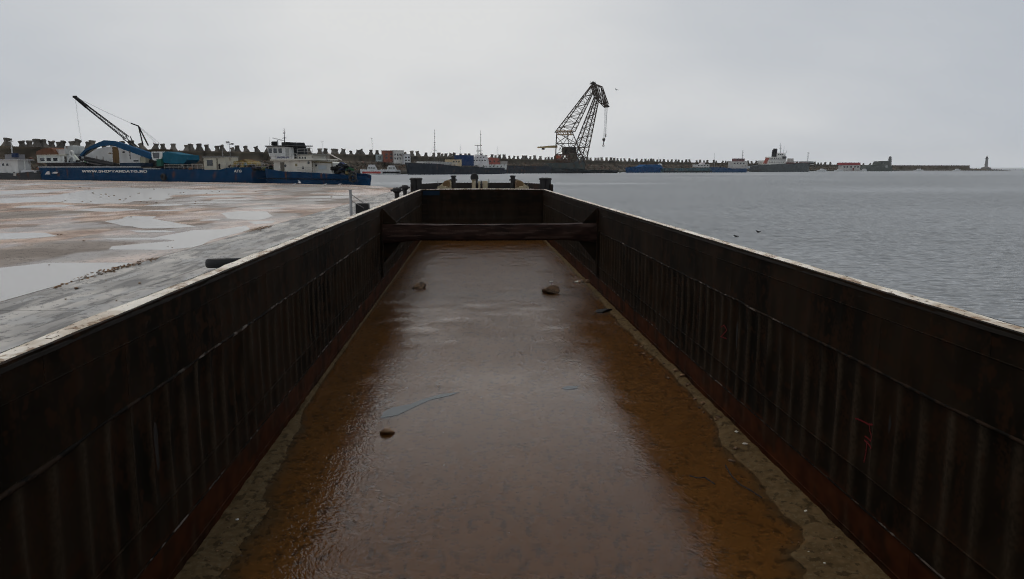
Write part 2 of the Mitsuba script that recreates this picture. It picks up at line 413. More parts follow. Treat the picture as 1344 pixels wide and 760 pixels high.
# cross beam with gussets
xs = np.linspace(XL, XR, 49)
prof = [(.0, .0), (.03, -.10), (.0, -.34), (.02, -.62), (.10, -.70), (.62, -.70), (.70, -.60), (.72, -.05), (.66, .0)]
V = []
for x in xs:
    dent = meshkit.fbm(np.array([[x * .8, 0, 0]]), 3, 2)[0] - .5; d2 = meshkit.fbm(np.array([[x * 1.3, 5, 0]]), 3, 3)[0] - .5
    hn = .16 * max(0, 1 - min(x - XL, XR - x) / 1.5)
    for k, (yy, zz) in enumerate(prof):
        V.append([x, 33.5 + yy + (.14 * dent if k in (1, 2) else .05 * d2), 2.60 + zz + .07 * d2 * (k < 3) - (hn if 3 <= k <= 6 else 0) - .05 * (1 - ((x - .75) / 4.8) ** 2)])
n = len(prof)
F_ = np.array([[i * n + j, i * n + (j + 1) % n, (i + 1) * n + (j + 1) % n, (i + 1) * n + j] for i in range(len(xs) - 1) for j in range(n)])
put('cross_beam', (np.array(V), F_[:, ::-1]), 'beam_rust', barge, smooth=True)
for x, s in ((XL, 1), (XR, -1)):
    put('gusset', prism([(x, 3.27), (x + s * .06, 3.27), (x + s * .66, 2.66), (x + s * .66, 2.58), (x, 2.58)][::s], 33.74, 33.80), 'wall_plate', barge)
    put('gusset', prism([(x, 1.9), (x + s * .9, 1.9), (x + s * .1, .9), (x, .9)][::-s], 33.80, 33.86), 'wall_plate', barge)
    put('frame_web', box(*sorted((x, x + s * .07)), 33.45, 34.25, .3, 3.2), 'wall_plate', barge)

# red marker figures on the plating (seaward wall)


def wall_text(txt, y, z, h):
    m = meshkit.text_mesh(txt, h, .003); v = m.vertices.copy(); v[:, 0] -= v[:, 0].max() / 2
    return v, m.faces


def brush(pts, w):
    """One marker figure as brush strokes on the seaward wall; pts in metres along and up it, lists of strokes."""
    ms = []
    for st in pts:
        g = sg.LineString(st).buffer(w, join_style=1, quad_segs=3); g = sg.Polygon(np.array(g.exterior.coords) + w * .7 * (meshkit.fbm(np.c_[np.array(g.exterior.coords) * 40, np.zeros(len(g.exterior.coords))], 2, 3)[:, None] - .5)).buffer(0)
        m = dense(trimesh.creation.extrude_polygon(g, .012, engine='earcut'), .05); v = m.vertices; d = plate_dent(XR, v[:, 0], v[:, 1], 2.25, .70, .060, 5)
        ms.append(trimesh.Trimesh(np.c_[XR + d + .006 - v[:, 2], v[:, 0], v[:, 1]], m.faces))
    return cat(ms)


for ch, y, z, sc, st in (('5', 0, 0, 1., [[(10.41, 1.40), (10.12, 1.41), (9.96, 1.46)], [(10.1, 1.42), (10.05, 1.33), (9.96, 1.29), (9.98, 1.21), (10.18, 1.21)]]),
                         ('7', 0, 0, 1., [[(10.19, 1.15), (9.92, 1.13)], [(10.11, 1.15), (10.11, 1.0), (10.13, .85)]]),
                         ('2', 16.39, 1.27, 1., [[(.1, .22), (.02, .28), (-.12, .2), (.1, .0), (-.12, .0)]])):
    put('painted_figure', brush([[(y + a * sc, z + b * sc) for a, b in s_] for s_ in st], .011), 'red_marker', barge, label=f'red marker figure {ch} on the right-hand hold wall')

# bow fittings (1 px is about 6 cm here)


def bitt(x, y, w):
    b = cat(box(x - w * .5, x + w * .5, y - .2, y + .2, DECK, 2.8), box(x - w * .36, x + w * .36, y - .03, y + .03, 3.5, 3.7))
    t = put('bollard', cat([lathe([(0, 2.8), (.27, 2.8), (.27, 4.05), (.33, 4.08), (.33, 4.18), (.25, 4.24), (0, 4.25)], 18).apply_translation((x + s * w * .25, y, 0)) for s in (-1, 1)] + [b]), 'steel_dark', barge)
    return t


putc('bow_deck', cat(trimesh.creation.extrude_polygon(sg.Polygon([(-5.2, 61.32), (6.7, 61.32), (6.7, 64), (4.5, 71.2), (-3.0, 71.2), (-5.2, 64)]), .5, engine='earcut').apply_translation((0, 0, DECK - .004))), (.05, .042, .038), barge, rust=.4, edge=1.5)
bitt(-4.72, 64.2, .82); bitt(6.05, 64.2, .82)
bul = []
pts = [(-5.1, 63.6), (-3.0, 70.9), (4.5, 70.9), (6.6, 63.6)]
for a, b in zip(pts[:-1], pts[1:]):
    a, b = np.array(a), np.array(b); d = (b - a) / np.linalg.norm(b - a); nn = np.array([-d[1], d[0]]) * .05
    q = sg.Polygon([a - nn, b - nn, b + nn, a + nn]); bul.append(trimesh.creation.extrude_polygon(q, .56, engine='earcut').apply_translation((0, 0, 3.09)))
    bul.append(tube((*a, 3.66), (*b, 3.66), .06))
putc('bulwark', cat(bul), (.028, .024, .022), barge, edge=1., rust=.3)
CREAM = (.40, .34, .23)


def winch(x, y, s, tall):
    """Hand windlass: two cheeks, a drum with wire, a gear case and a dark warping post."""
    w = putc('winch', cat(*[prism([(x - .62 * s, 3.09), (x + .55 * s, 3.09), (x + .55 * s, 3.95), (x + .36 * s, 4.12), (x + .1 * s, 4.0), (x - .35 * s, 3.66), (x - .62 * s, 3.5)][::s], y + o, y + o + .06) for o in (-.35, .35)], box(x - .6, x + .5, y - .4, y + .46, 3.0, 3.1)), CREAM, barge, rust=.45, edge=.15, scale=4)
    putc('drum', cat(tube((x + .15 * s, y - .3, 3.72), (x + .15 * s, y + .36, 3.72), .26, n=14), tube((x + .15 * s, y - .42, 3.72), (x + .15 * s, y - .36, 3.72), .30, n=16)), (.16, .10, .05), w, amp=.5, edge=.15, scale=5)
    putc('gear_case', bevel_box(x + .02 * s - .2, x + .02 * s + .2, y - .56, y - .36, 3.2, 3.55, .04), CREAM, w, rust=.35, edge=.1, scale=4)
    put('post', cat(lathe([(0, 3.05), (.19, 3.05), (.19, 4.3), (.24, 4.33), (.24, 4.42), (0, 4.44)], 14).apply_translation((x + .72 * s, y, 0)), box(x + .72 * s - .3, x + .72 * s + .3, y - .06, y + .06, 4.0, 4.12)), 'steel_dark', w)
    putc('crank', cat(tube((x - .4 * s, y - .45, 3.4), (x - .62 * s, y - .45, 3.95), .02), tube((x - .62 * s, y - .45, 3.95), (x - .62 * s, y - .7, 3.95), .02)), (.2, .19, .17), w)


winch(-2.35, 64.5, 1, 0); winch(4.05, 64.5, -1, 0)
wl = putc('windlass', cat(box(-.1, .22, 64, 64.7, 3.05, 4.12), box(.42, .60, 64, 64.7, 3.05, 3.95), box(.78, 1.22, 64.1, 64.7, 3.05, 3.98), box(-.2, 1.3, 63.9, 64.9, 3.0, 3.12)), CREAM, barge, rust=.4, edge=.15, scale=4)
put('drum', cat(tube((.24, 64.35, 3.75), (.40, 64.35, 3.75), .42, n=18), tube((.62, 64.35, 3.6), (.76, 64.35, 3.6), .4, n=18)), 'steel_dark', wl)
put('motor', cat(lathe([(0, -.3), (.3, -.3), (.34, -.2), (.34, .2), (.3, .3), (0, .3)], 16).apply_transform(trimesh.transformations.rotation_matrix(math.pi / 2, (1, 0, 0))).apply_translation((.12, 64.3, 4.28))), 'steel_dark', wl)
putc('hand_wheel', trimesh.creation.torus(.28, .03, major_sections=18, minor_sections=6).apply_transform(trimesh.transformations.rotation_matrix(math.pi / 2, (0, 1, 0))).apply_translation((1.32, 64.4, 3.85)), (.12, .14, .11), wl)

# fittings on the side deck along the quay
for x, y, s in ((-4.98, 56.5, .62), (-4.88, 49.5, .66)):
    put('mushroom_bollard', cat(lathe([(0, DECK), (.26 * s, DECK), (.22 * s, 3.2), (.24 * s, 3.45), (.42 * s, 3.55), (.42 * s, 3.72), (.3 * s, 3.8), (0, 3.82)], 16).apply_translation((x, y, 0)), tube((x - .6 * s, y, 3.62), (x + .6 * s, y, 3.62), .07)), 'steel_dark', barge)
po = putc('mooring_post', cat(tube((-5.28, 33.4, DECK), (-5.28, 33.4, 4.06), .06, n=12), tube((-5.28, 33.4, 4.06), (-5.28, 33.4, 4.1), .085, n=12)), (.36, .36, .36), barge, amp=.7, rust=.55, edge=.1, scale=5)
putc('brace', cat(tube((-5.25, 33.4, 3.9), (-4.6, 33.9, 3.35), .018), tube((-5.25, 33.4, 3.62), (-4.75, 33.6, 3.3), .015)), (.2, .19, .18), po)
put('locker', bevel_box(-5.12, -4.58, 33.6, 34.2, DECK, 3.50, .03), 'steel_dark', barge)


def tyre(R, r, w):
    prof = [(R - r * 1.15, -w * .42), (R - r * .6, -w * .5), (R - r * .15, -w * .48), (R, -w * .36), (R + .012, -w * .1), (R + .012, w * .1), (R, w * .36), (R - r * .15, w * .48), (R - r * .6, w * .5), (R - r * 1.15, w * .42), (R - r * .9, w * .25), (R - r * .2, 0), (R - r * .9, -w * .25), (R - r * 1.15, -w * .42)]
    return trimesh.creation.revolve(np.array(prof), sections=30)


putc('fender_bracket', box(-5.35, -4.34, 16.8, 17.0, DECK, 2.86), (.02, .018, .016), barge)
put('tyre', tyre(.38, .17, .2).apply_transform(trimesh.transformations.rotation_matrix(-.11, (1, .2, 0))).apply_translation((-5.36, 16.6, 2.99)), 'rubber', label='black tyre fender lying flat beside the quay-side coaming', cat_='tyre')

# ---------------------------------------------------------------- silt and water in the hold
ys = np.concatenate([np.arange(YA, 8, .2), np.arange(8, 22, .06), np.arange(22, YB + .01, .2)]); xs = np.linspace(XL - .02, XR + .02, 200)
X, Y = np.meshgrid(xs, ys)
nz = lambda sx, sy, s, o=4: meshkit.fbm(np.stack([X * sx, Y * sy, X * 0 + s], -1), o, s) - .5
wr = np.interp(Y, [0, 8, 10, 12.5, 16, 20, 24, 27, 32, 61], [1.4, 1.3, 1.22, 1.0, .36, .28, .40, .45, .25, .2]) * (1 + .9 * nz(.0, .55, 5))
wl_ = np.interp(Y, [0, 8, 11, 13.5, 17, 24, 61], [1.0, .98, .98, .82, .16, .08, .08]) * (1 + .8 * nz(.0, .6, 8))
Zf = -.60 + .045 * nz(.35, .3, 2) + .02 * nz(2, 2, 3)
Zf = np.maximum(Zf, -.60 + .185 * np.exp(-np.maximum(XR - X - wr * .25, 0) ** 2 / (wr * .68) ** 2) + .075 * nz(1.5, 1.2, 4) + .04 * nz(6, 5, 14))
Zf = np.maximum(Zf, -.60 + .155 * np.exp(-np.maximum(X - XL - wl_ * .2, 0) ** 2 / (wl_ * .7) ** 2) + .07 * nz(1.5, 1.2, 6) + .04 * nz(6, 5, 16))
n = len(xs); i, j = np.meshgrid(np.arange(len(ys) - 1), np.arange(n - 1), indexing='ij')
F_ = np.stack([i * n + j, i * n + j + 1, (i + 1) * n + j + 1, (i + 1) * n + j], -1).reshape(-1, 4)
put('silt_bed', (np.stack([X, Y, Zf], -1).reshape(-1, 3), F_), 'silt', label='brown silt with tan banks along the hold walls', cat_='mud', kind='structure', smooth=True)
WZ = -.485


def floor_z(x, y):
    return Zf[np.abs(ys - y).argmin(), np.abs(xs - x).argmin()]


put('water_in_hold', (np.array([[XL, YA, WZ], [XR, YA, WZ], [XR, YB, WZ], [XL, YB, WZ]]), np.array([[0, 1, 2, 3]])), 'hold_water', label='shallow rippled rainwater standing in the barge hold', cat_='water', kind='structure')


def on_water(px, py): return ground(px, py, WZ)


def stone(px, py, size, seed, label, name='stone', cat_='stone', mat='stone_rusty', z=None, group=None, rz=0.):
    p = on_water(px, py)
    m = blob(size, seed); m.apply_transform(trimesh.transformations.rotation_matrix(rz, (0, 0, 1)))
    zz = max(floor_z(p[0], p[1]), WZ - .12) + size[2] * .45 if z is None else z
    m.apply_translation((p[0], p[1], zz)); return put(name, m, mat, label=label, cat_=cat_, group=group, smooth=30)


stone(550, 378, (.40, .30, .25), 11, 'rust-brown broken stone standing in the water near the quay-side wall', z=WZ + .07)
stone(724, 384.5, (.46, .33, .26), 23, 'dark flat-topped rusty stone standing in the water right of the middle', z=WZ + .10)
stone(723, 379, (.12, .10, .06), 29, 'small pale chip lying on the dark flat-topped stone', z=WZ + .32, mat='plaster_pale', name='chip', cat_='chip')
stone(508, 568, (.19, .13, .10), 31, 'small ochre-brown stone nearest the camera beside the blue film', z=WZ + .025)
for (px, py, s, sd, lb) in ((757, 369.5, .17, 41, 'pale stone at the near end of the rubble heap by the seaward wall'), (764, 370, .20, 42, 'brown stone in the middle of the rubble heap by the seaward wall'), (771, 373, .17, 43, 'rusty stone at the wall end of the rubble heap')):
    stone(px, py, (s, s * .8, s * .65), sd, lb, mat='plaster_pale' if sd == 41 else 'stone_rusty', cat_='rubble stone', group='rubble heap by the seaward wall')
for k in range(26):
    y = rng.uniform(13.5, 29); w_ = float(np.interp(y, [13.5, 16, 20, 24, 27, 29], [.8, .45, .4, .5, .5, .3])); x = XR - rng.uniform(.06, w_); s = rng.uniform(.03, .10)
    m = blob((s, s * .8, s * .55), 500 + k); m.apply_translation((x, y, max(floor_z(x, y) + s * .25, WZ - s * .2)))
    put('rubble_stone', m, 'stone_rusty', label='small brown stone strewn along the foot of the seaward hold wall', cat_='stone', group='stones along the seaward wall foot', smooth=30)
m = blob((.42, .20, .10), 55); p = on_water(793, 409); m.apply_transform(trimesh.transformations.rotation_matrix(.5, (0, 0, 1))); m.apply_translation((p[0], p[1], WZ + .05))
put('scrap_lump', m, 'rubber', label='black flattened scrap lump on the silt by the seaward wall', cat_='scrap', smooth=30)
for k, (px, py, s) in enumerate(((842, 462, .10), (848, 466, .12), (853, 470, .09), (846, 471, .07), (858, 474, .08), (838, 452, .06))):
    stone(px, py, (s, s * .5, s * .4), 60 + k, 'dark clod in the little cluster on the right-hand silt bank', name='clod', cat_='clod', mat='stone_rusty', group='dark clods on the right-hand silt bank', rz=-.7)
for k, (px, py, s, lb) in enumerate(((966, 572, .05, 'larger pale flake of the pair on the right-hand silt bank'), (978, 588, .055, 'pale flat flake nearest the wall on the right-hand silt bank'), (1082, 744, .022, 'tiny pale flake near the foot of the right-hand silt bank'), (1061, 727, .016, 'tiny white flake at the water edge of the right-hand bank'), (311, 685, .035, 'bright pale flake on the left-hand silt bank'), (1057, 676, .035, 'grey flake close under the red wall foot'), (668, 691, .02, 'pale fleck drifting in the middle of the hold water'))):
    stone(px, py, (s, s * .75, s * .45), 80 + k, lb, name='flake', cat_='flake', mat='plaster_pale')
for k in range(110):
    right = k % 3 != 0
    y = rng.uniform(9.5, 16 if right else 13); x = XR - rng.uniform(.1, 1.05) if right else XL + rng.uniform(.1, .8); s = rng.uniform(.006, .026)
    m = blob((s, s * .8, s * .5), 200 + k, sub=1); m.apply_translation((x, y, max(floor_z(x, y) + s * .2, WZ - .03)))
    put('pebble', m, 'stone_rusty', label='small pebble half sunk in the silt banks of the hold', cat_='pebble', group='pebbles on the silt banks')
# sticks and a curl of wire
for pts, lb in ((((905, 626), (916, 629), (925, 628), (938, 637)), 'dark twig lying in the water right of the middle'), (((952, 612), (960, 626), (972, 638), (985, 645), (1000, 655)), 'curved dark wire along the edge of the right-hand silt bank')):
    P_ = [on_water(*q) + np.array([0, 0, .02]) for q in pts]
    put('twig' if 'twig' in lb else 'wire', rope(P_, .012), 'rubber', label=lb, cat_='twig' if 'twig' in lb else 'wire')


for k in range(34):
    y = rng.uniform(9.5, 30); x = rng.uniform(-2.9, 4.4); s = rng.uniform(.008, .022) * (1 + y / 40)
    m = blob((s, s * rng.uniform(.3, .9), .004), 330 + k, sub=1); m.apply_transform(trimesh.transformations.rotation_matrix(rng.uniform(0, 6), (0, 0, 1))); m.apply_translation((x, y, WZ + .002))
    put('fleck', m, 'stone_rusty' if k % 4 else 'plaster_pale', label='tiny fleck of dirt drifting on the hold water', cat_='fleck', group='flecks on the hold water')


def film(pts, label):  # thin smooth blue-grey sheet laid on the water surface
    q = np.array([on_water(*a)[:2] for a in pts]); poly = sg.Polygon(q).segmentize(.08)
    c = np.array(poly.exterior.coords); c += .05 * (meshkit.fbm(np.c_[c * 6, c[:, :1] * 0], 3, 4)[:, None] - .5)
    poly = sg.Polygon(c).buffer(0); poly = max(getattr(poly, 'geoms', [poly]), key=lambda g: g.area)
    m = trimesh.creation.extrude_polygon(poly, .004, engine='earcut'); m.apply_translation((0, 0, WZ + .002))
    put('blue_film', m, 'film_material', label=label, cat_='thin film')


film([(500, 549), (503, 541), (515, 535), (540, 530), (558, 523), (580, 517), (604, 515), (588, 520), (565, 525), (545, 534), (522, 545)], 'long blue-grey strip of thin film in the hold water')
film([(737, 509.5), (745, 506.5), (759, 507), (757, 510), (743, 511.5)], 'small blue-grey patch of thin film right of the middle')

# ---------------------------------------------------------------- sea
hole = hull_poly.buffer(-.05)
SEA = 1.2
ring = sg.Polygon([(-4000, -900), (4000, -900), (4000, 4000), (-4000, 4000)])
sea = ring.difference(hole)
v2, f2 = trimesh.creation.triangulate_polygon(sea, engine='earcut')
put('sea', (np.c_[v2, np.full(len(v2), SEA)], f2 if upward(v2, f2) else f2[:, ::-1]), 'sea_water', label='grey choppy harbour water', cat_='water', kind='structure')

# ---------------------------------------------------------------- quay
QZ = 2.1
qf = [ground(px, py, QZ)[:2] for px, py in ((-80, 234.2), (0, 235.3), (60, 236.2), (280, 239.2), (478, 243.0))]
corner = ground(513, 246.2, QZ)[:2]
bord = [ground(px, py, QZ)[:2] for px, py in ((0, 404), (166, 350), (240, 328.6), (356, 292), (464, 264.8))]
bx = float(np.median([b[0] for b in bord]))
QE = -5.75
outer = sg.Polygon([(QE, -60), (QE, corner[1]), tuple(corner)] + [tuple(q) for q in qf[::-1]] + [(qf[0][0] - 60, qf[0][1] + 20), (-320, 120), (-260, -60)])
main = outer.intersection(sg.box(-1000, -1000, bx, 1000)); strip = outer.intersection(sg.box(bx, -1000, 100, 1000))


def slab(poly, z, deep):
    m = trimesh.creation.extrude_polygon(poly, deep, engine='earcut'); m.apply_translation((0, 0, z - deep)); return m


put('quay', slab(main, QZ, 7.), 'quay_ground', label='wide wet reddish-brown quay apron', cat_='quay', kind='structure')
sx = (bx + QE) / 2
jo = [sg.box(bx + .015, y0 + .012, sx - .012, y0 + 7.988) for y0 in np.arange(-16, 136, 8.)] + [sg.box(sx + .012, y0 + .012, QE, y0 + 7.988) for y0 in np.arange(-12, 136, 8.)]
put('quay_edge', slab(strip, QZ - .03, 7.), 'quay_concrete', label='grey concrete border along the quay wall', cat_='quay edge', kind='structure')
for q in jo:
    g = q.intersection(strip)
    if g.area > .5 and g.geom_type == 'Polygon':
        put('slab', slab(g, QZ - .004 + random.uniform(-.003, .003), .024), 'quay_concrete', 'quay_edge')


def wavy(poly, amp, freq, seed, seg=.5):
    c = np.array(poly.segmentize(seg).exterior.coords)[:-1]; ctr = c.mean(0)
    d = c - ctr; n_ = meshkit.fbm(np.c_[c * freq, c[:, :1] * 0 + seed], 4, seed) - .5
    c = ctr + d * (1 + amp * 2 * n_)[:, None]
    p = sg.Polygon(c).buffer(0); return max(getattr(p, 'geoms', [p]), key=lambda g: g.area)


# puddles: outlines read off the quay
pud = [([(-40, 356), (60, 345), (175, 345), (150, 357), (95, 374), (0, 402), (-60, 420)], .06, 'large still puddle nearest the camera on the quay'),
       ([(-10, 306), (60, 305.5), (75, 310), (40, 313), (-10, 315)], .10, 'puddle at the left edge beyond the largest puddle'),
       ([(138, 290.5), (160, 287), (168, 283.5), (205, 284), (200, 287), (258, 297.5), (235, 299), (190, 300), (160, 296)], .10, 'pointed pale puddle in the middle of the quay'),
       ([(255, 302), (292, 301), (350, 292), (336, 288), (352, 283), (300, 280), (330, 301), (278, 315), (260, 324), (215, 328), (145, 327), (150, 323), (230, 316), (200, 312)], .05, 'broad forked puddle against the concrete border'),
       ([(290, 280), (312, 277), (350, 277.5), (358, 284), (340, 289), (300, 287)], .08, 'rounded puddle behind the forked puddle'),
       ([(135, 313), (180, 312), (240, 313), (235, 314.5), (150, 315)], .15, 'thin puddle between the pointed and the forked puddle'),
       ([(170, 302.5), (215, 302.5), (232, 304.5), (180, 305)], .15, 'thin puddle just before the pointed puddle'),
       ([(95, 252), (150, 246), (200, 247), (300, 250), (330, 253), (230, 256), (215, 262), (140, 267), (70, 265), (-20, 268), (-20, 262), (60, 258)], .15, 'widest pale puddle sprinkled with clods far out on the quay'),
       ([(-20, 252), (40, 249), (100, 248), (60, 253), (-20, 257)], .15, 'pale puddle at the left beyond the clods'),
       ([(95, 276), (130, 273), (190, 275), (140, 278)], .2, 'flat puddle behind the pointed puddle'),
       ([(260, 288.5), (288, 287.5), (290, 289), (262, 290)], .2, 'sliver of water left of the rounded puddle'),
       ([(325, 291), (362, 289.5), (358, 293), (335, 294.5)], .1, 'sliver of water beside the concrete border')]
poly_done = []
for k, (pts, amp, lb) in enumerate(pud):
    q = sg.Polygon([ground(a, b, QZ)[:2] for a, b in pts]).buffer(0)
    q = max(getattr(q, 'geoms', [q]), key=lambda g: g.area).buffer(.12).buffer(-.12)
    q = wavy(max(getattr(q, 'geoms', [q]), key=lambda g: g.area), amp, .7, 20 + k, .4).intersection(main)
    q = max(getattr(q, 'geoms', [q]), key=lambda g: g.area)
    for o in poly_done: q = q.difference(o.buffer(.02))
    q = max(getattr(q, 'geoms', [q]), key=lambda g: g.area); poly_done.append(q)
    v2, f2 = trimesh.creation.triangulate_polygon(q, engine='earcut')
    put('puddle', (np.c_[v2, np.full(len(v2), QZ + .004)], f2), 'puddle_water', label=lb, cat_='puddle', kind='structure')
for k in range(90):
    px, py = rng.uniform(0, 480), 238.5 + 40 * rng.random() ** 1.8
    if py < 237 + px * .0135 + 1: continue
    c = ground(px, py, QZ); g = np.hypot(c[0], c[1]); w = rng.uniform(.35, 1.5) * (1 + g / 60); h = w * rng.uniform(.5, 1.5)
    t = np.linspace(0, 2 * np.pi, 60)[:-1]
    q = wavy(sg.Polygon(np.c_[c[0] + w * np.cos(t), c[1] + h * np.sin(t)]), .5, .5, 60 + k, .5).intersection(main.buffer(-.3))
    if q.is_empty or q.geom_type != 'Polygon' or any(q.intersects(o) for o in poly_done): continue
    poly_done.append(q.buffer(.05))
    v2, f2 = trimesh.creation.triangulate_polygon(q, engine='earcut')
    put('puddle', (np.c_[v2, np.full(len(v2), QZ + .004)], f2), 'puddle_water', label='small shallow puddle scattered over the far half of the quay', cat_='puddle', group='small puddles on the quay', kind='structure')

# crumbled earth heaped along the border of the apron
rid = []
for y0, y1, h in ((20.5, 25.5, .035), (36, 40, .03)):
    for k in range(int((y1 - y0) * 30)):
        y = rng.uniform(y0, y1); s = rng.uniform(.015, .05); e = 1 - abs(2 * (y - y0) / (y1 - y0) - 1)
        rid.append(blob((s, s * 1.3, h * (.35 + e)), 300 + k, sub=1).apply_translation((bx - .02 + rng.normal() * .13, y, QZ)))
put('earth_ridge', cat(rid), 'stone_rusty', label='crumbled brown earth heaped along the concrete border', cat_='earth', kind='stuff')
for k, (px, py, s) in enumerate(((73, 378, .14), (78, 376, .12), (82, 373.5, .10), (88, 373, .11), (94, 370, .09), (100, 379, .13), (104, 369, .06), (108, 367.5, .07), (183, 372, .09), (86, 393, .06), (64, 348, .07), (153, 395, .06), (139, 368.5, .05))):
    c = ground(px, py, QZ); s *= .45; put('clod', blob((s, s * .9, s * .55), 400 + k).apply_translation((c[0], c[1], QZ + s * .25)), 'stone_rusty', label='dark clod lying between the large puddle and the concrete border', cat_='clod', group='clods near the large puddle', smooth=30)
cl = [(117, 247.3), (172, 244.9), (122, 253.8), (133, 256), (139, 255.2), (143, 258), (149.5, 256.8), (132, 259), (157, 262.5), (165, 261.5), (171, 258), (162, 264), (182, 254), (185, 265), (193, 266), (197, 260.5), (202, 248.5), (205, 266.5), (237, 253.5), (241, 253.3), (278, 251.7), (271, 254), (288, 252), (108, 265), (119, 264.5), (86, 264), (82, 265.3), (92, 255), (105, 246.5), (222, 255), (227, 260.5), (257, 265), (172, 285), (76, 308.5), (80, 308), (110, 316.5), (220, 324), (226, 325), (256, 267.5), (336, 251.5), (435, 259), (362, 244.5), (386, 244.3), (427, 244.2)]
for k, (px, py) in enumerate(cl):
    c = ground(px, py, QZ); g = np.hypot(c[0], c[1]); s = g * (.0009 + .0009 * rng.random())
    put('clod', blob((s, s * .8, s * .45), 440 + k, sub=1).apply_translation((c[0], c[1], QZ + s * .2)), 'stone_rusty', label='dark clod scattered over the wet far half of the quay', cat_='clod', group='clods on the far half of the quay', smooth=30)


def gull(wing, seed=0):
    """A gull: body, head, bill and tail in one skin; folded or spread wings."""
    S = lambda p, r: m3.Manifold.sphere(r, 10).translate(p)
    B = m3.Manifold.batch_hull([S((-.10, 0, 0), .075), S((.10, 0, .03), .085), S((0, 0, 0), .10)])
    B += m3.Manifold.batch_hull([S((.10, 0, .05), .06), S((.19, 0, .12), .05)]) + m3.Manifold.batch_hull([S((.20, 0, .12), .045), S((.29, 0, .10), .012)])
    B += m3.Manifold.batch_hull([S((-.10, 0, 0), .05), S((-.30, .03, -.01), .012), S((-.30, -.03, -.01), .012)])
    for s in (-1, 1):
        if wing == 'spread':
            B += m3.Manifold.batch_hull([S((.09, s * .06, .05), .02), S((-.08, s * .06, .04), .015), S((.07, s * .34, .20), .014), S((-.06, s * .34, .19), .01)])
            B += m3.Manifold.batch_hull([S((.07, s * .34, .20), .014), S((-.06, s * .34, .19), .01), S((-.10, s * .68, .15), .008)])
        else:
            B += m3.Manifold.batch_hull([S((.10, s * .07, .03), .04), S((-.12, s * .06, .02), .03), S((-.34, s * .02, .02), .01)])
    if wing == 'stand':
        for s in (-1, 1): B += m3.Manifold.batch_hull([S((0, s * .035, -.05), .012), S((0, s * .035, -.2), .01)])
    return man(B)


def bird(kind, pos, rz, label, col, name='gull', scale=1., tilt=0.):
    m = gull(kind); m.apply_scale(scale); m.apply_transform(trimesh.transformations.euler_matrix(tilt, 0, rz)); m.apply_translation(pos)
    putc(name, m, col, label=label, cat_='bird', amp=.1, group='birds')


bird('spread', spot(393, 239.8, 137), .6, 'white gull taking off over the far quay edge before the tug', (.62, .62, .62), tilt=.5)
for px, lb in ((386, 'white gull standing left of the gull taking off'), (427, 'white gull standing on the quay edge midway along the tug'), (446, 'white gull standing on the quay edge near the tug stern')):
    p = ground(px, 243.6, QZ); bird('stand', (p[0], p[1], QZ + .21), .3, lb, (.55, .55, .55))
bird('spread', spot(809, 118, 160), 2.2, 'dark bird flying beside the head of the floating crane', (.05, .05, .05), scale=.95, tilt=.25)
for px, py, lb in ((966, 311.5, 'small dark bird swimming nearer the barge coaming'), (995, 305.5, 'small dark bird swimming farther out on the grey water')):
    p = ground(px, py, SEA); bird('swim', (p[0], p[1], SEA + .06), 2.9, lb, (.015, .015, .015), name='water_bird', scale=.5)

# ---------------------------------------------------------------- breakwater
crest = [(-420, 162, 220), (-200, 170, 252), (0, 180, 300), (100, 184, 332), (250, 189, 392), (400, 193.5, 470), (500, 197, 542), (600, 201, 640), (700, 205, 760), (800, 207.5, 860), (900, 209.5, 960), (1000, 211.5, 1070), (1100, 213.3, 1190), (1170, 214.3, 1318)]
cpx = np.array([c[0] for c in crest], float); cg = np.array([c[2] for c in crest], float)
tpx = np.arange(-420, 1171, 10.); tg = 1 / np.interp(tpx, cpx, 1 / cg)
tg = np.convolve(np.pad(tg, 6, mode='edge'), np.ones(13) / 13, 'valid')
line = np.array([spot(a, 221.5, g)[:2] for a, g in zip(tpx, tg)])
ctop = np.interp(tpx, cpx, [spot(c[0], c[1], c[2])[2] for c in crest])          # the crest blocks' heads


def sweep(path, prof, col, amp, jag, seed, step, lift=None):
    d = np.r_[0, np.cumsum(np.linalg.norm(np.diff(path, axis=0), axis=1))]; s = np.arange(0, d[-1], step)
    P_ = np.c_[np.interp(s, d, path[:, 0]), np.interp(s, d, path[:, 1])]; t = np.gradient(P_, axis=0); t /= np.linalg.norm(t, axis=1, keepdims=True)
    nrm = np.c_[t[:, 1], -t[:, 0]]                      # towards the harbour
    prof = np.asarray(prof, float); V = np.zeros((len(s), len(prof), 3))
    for k, (o, z, j) in enumerate(prof):
        n1 = meshkit.fbm(np.c_[s * .22, s * 0 + k * 1.7, s * 0], 4, seed) - .5; n2 = meshkit.fbm(np.c_[s * .22, s * 0 + k * 1.7, s * 0 + 5], 4, seed) - .5
        V[:, k, :2] = P_ + nrm * (o + j * jag * 3 * n1)[:, None]; V[:, k, 2] = z * (np.interp(s, d, lift) if lift is not None and z > 2.5 else 1) + j * jag * 2.4 * n2
    n = len(prof); i, j = np.meshgrid(np.arange(len(s) - 1), np.arange(n - 1), indexing='ij')
    F_ = np.stack([i * n + j, i * n + j + 1, (i + 1) * n + j + 1, (i + 1) * n + j], -1).reshape(-1, 4)
    V = V.reshape(-1, 3); c = np.asarray(col, float)[np.tile(np.arange(n), len(s))]
    q = meshkit.fbm(V * .30, 4, seed + 2); q2 = meshkit.fbm(V * .06 + 7, 3, seed + 3)
    c = c * (1 + amp * 3 * (q - .5) + amp * 2.2 * (q2 - .5))[:, None]
    return (V, F_), np.clip(c, .01, .9)


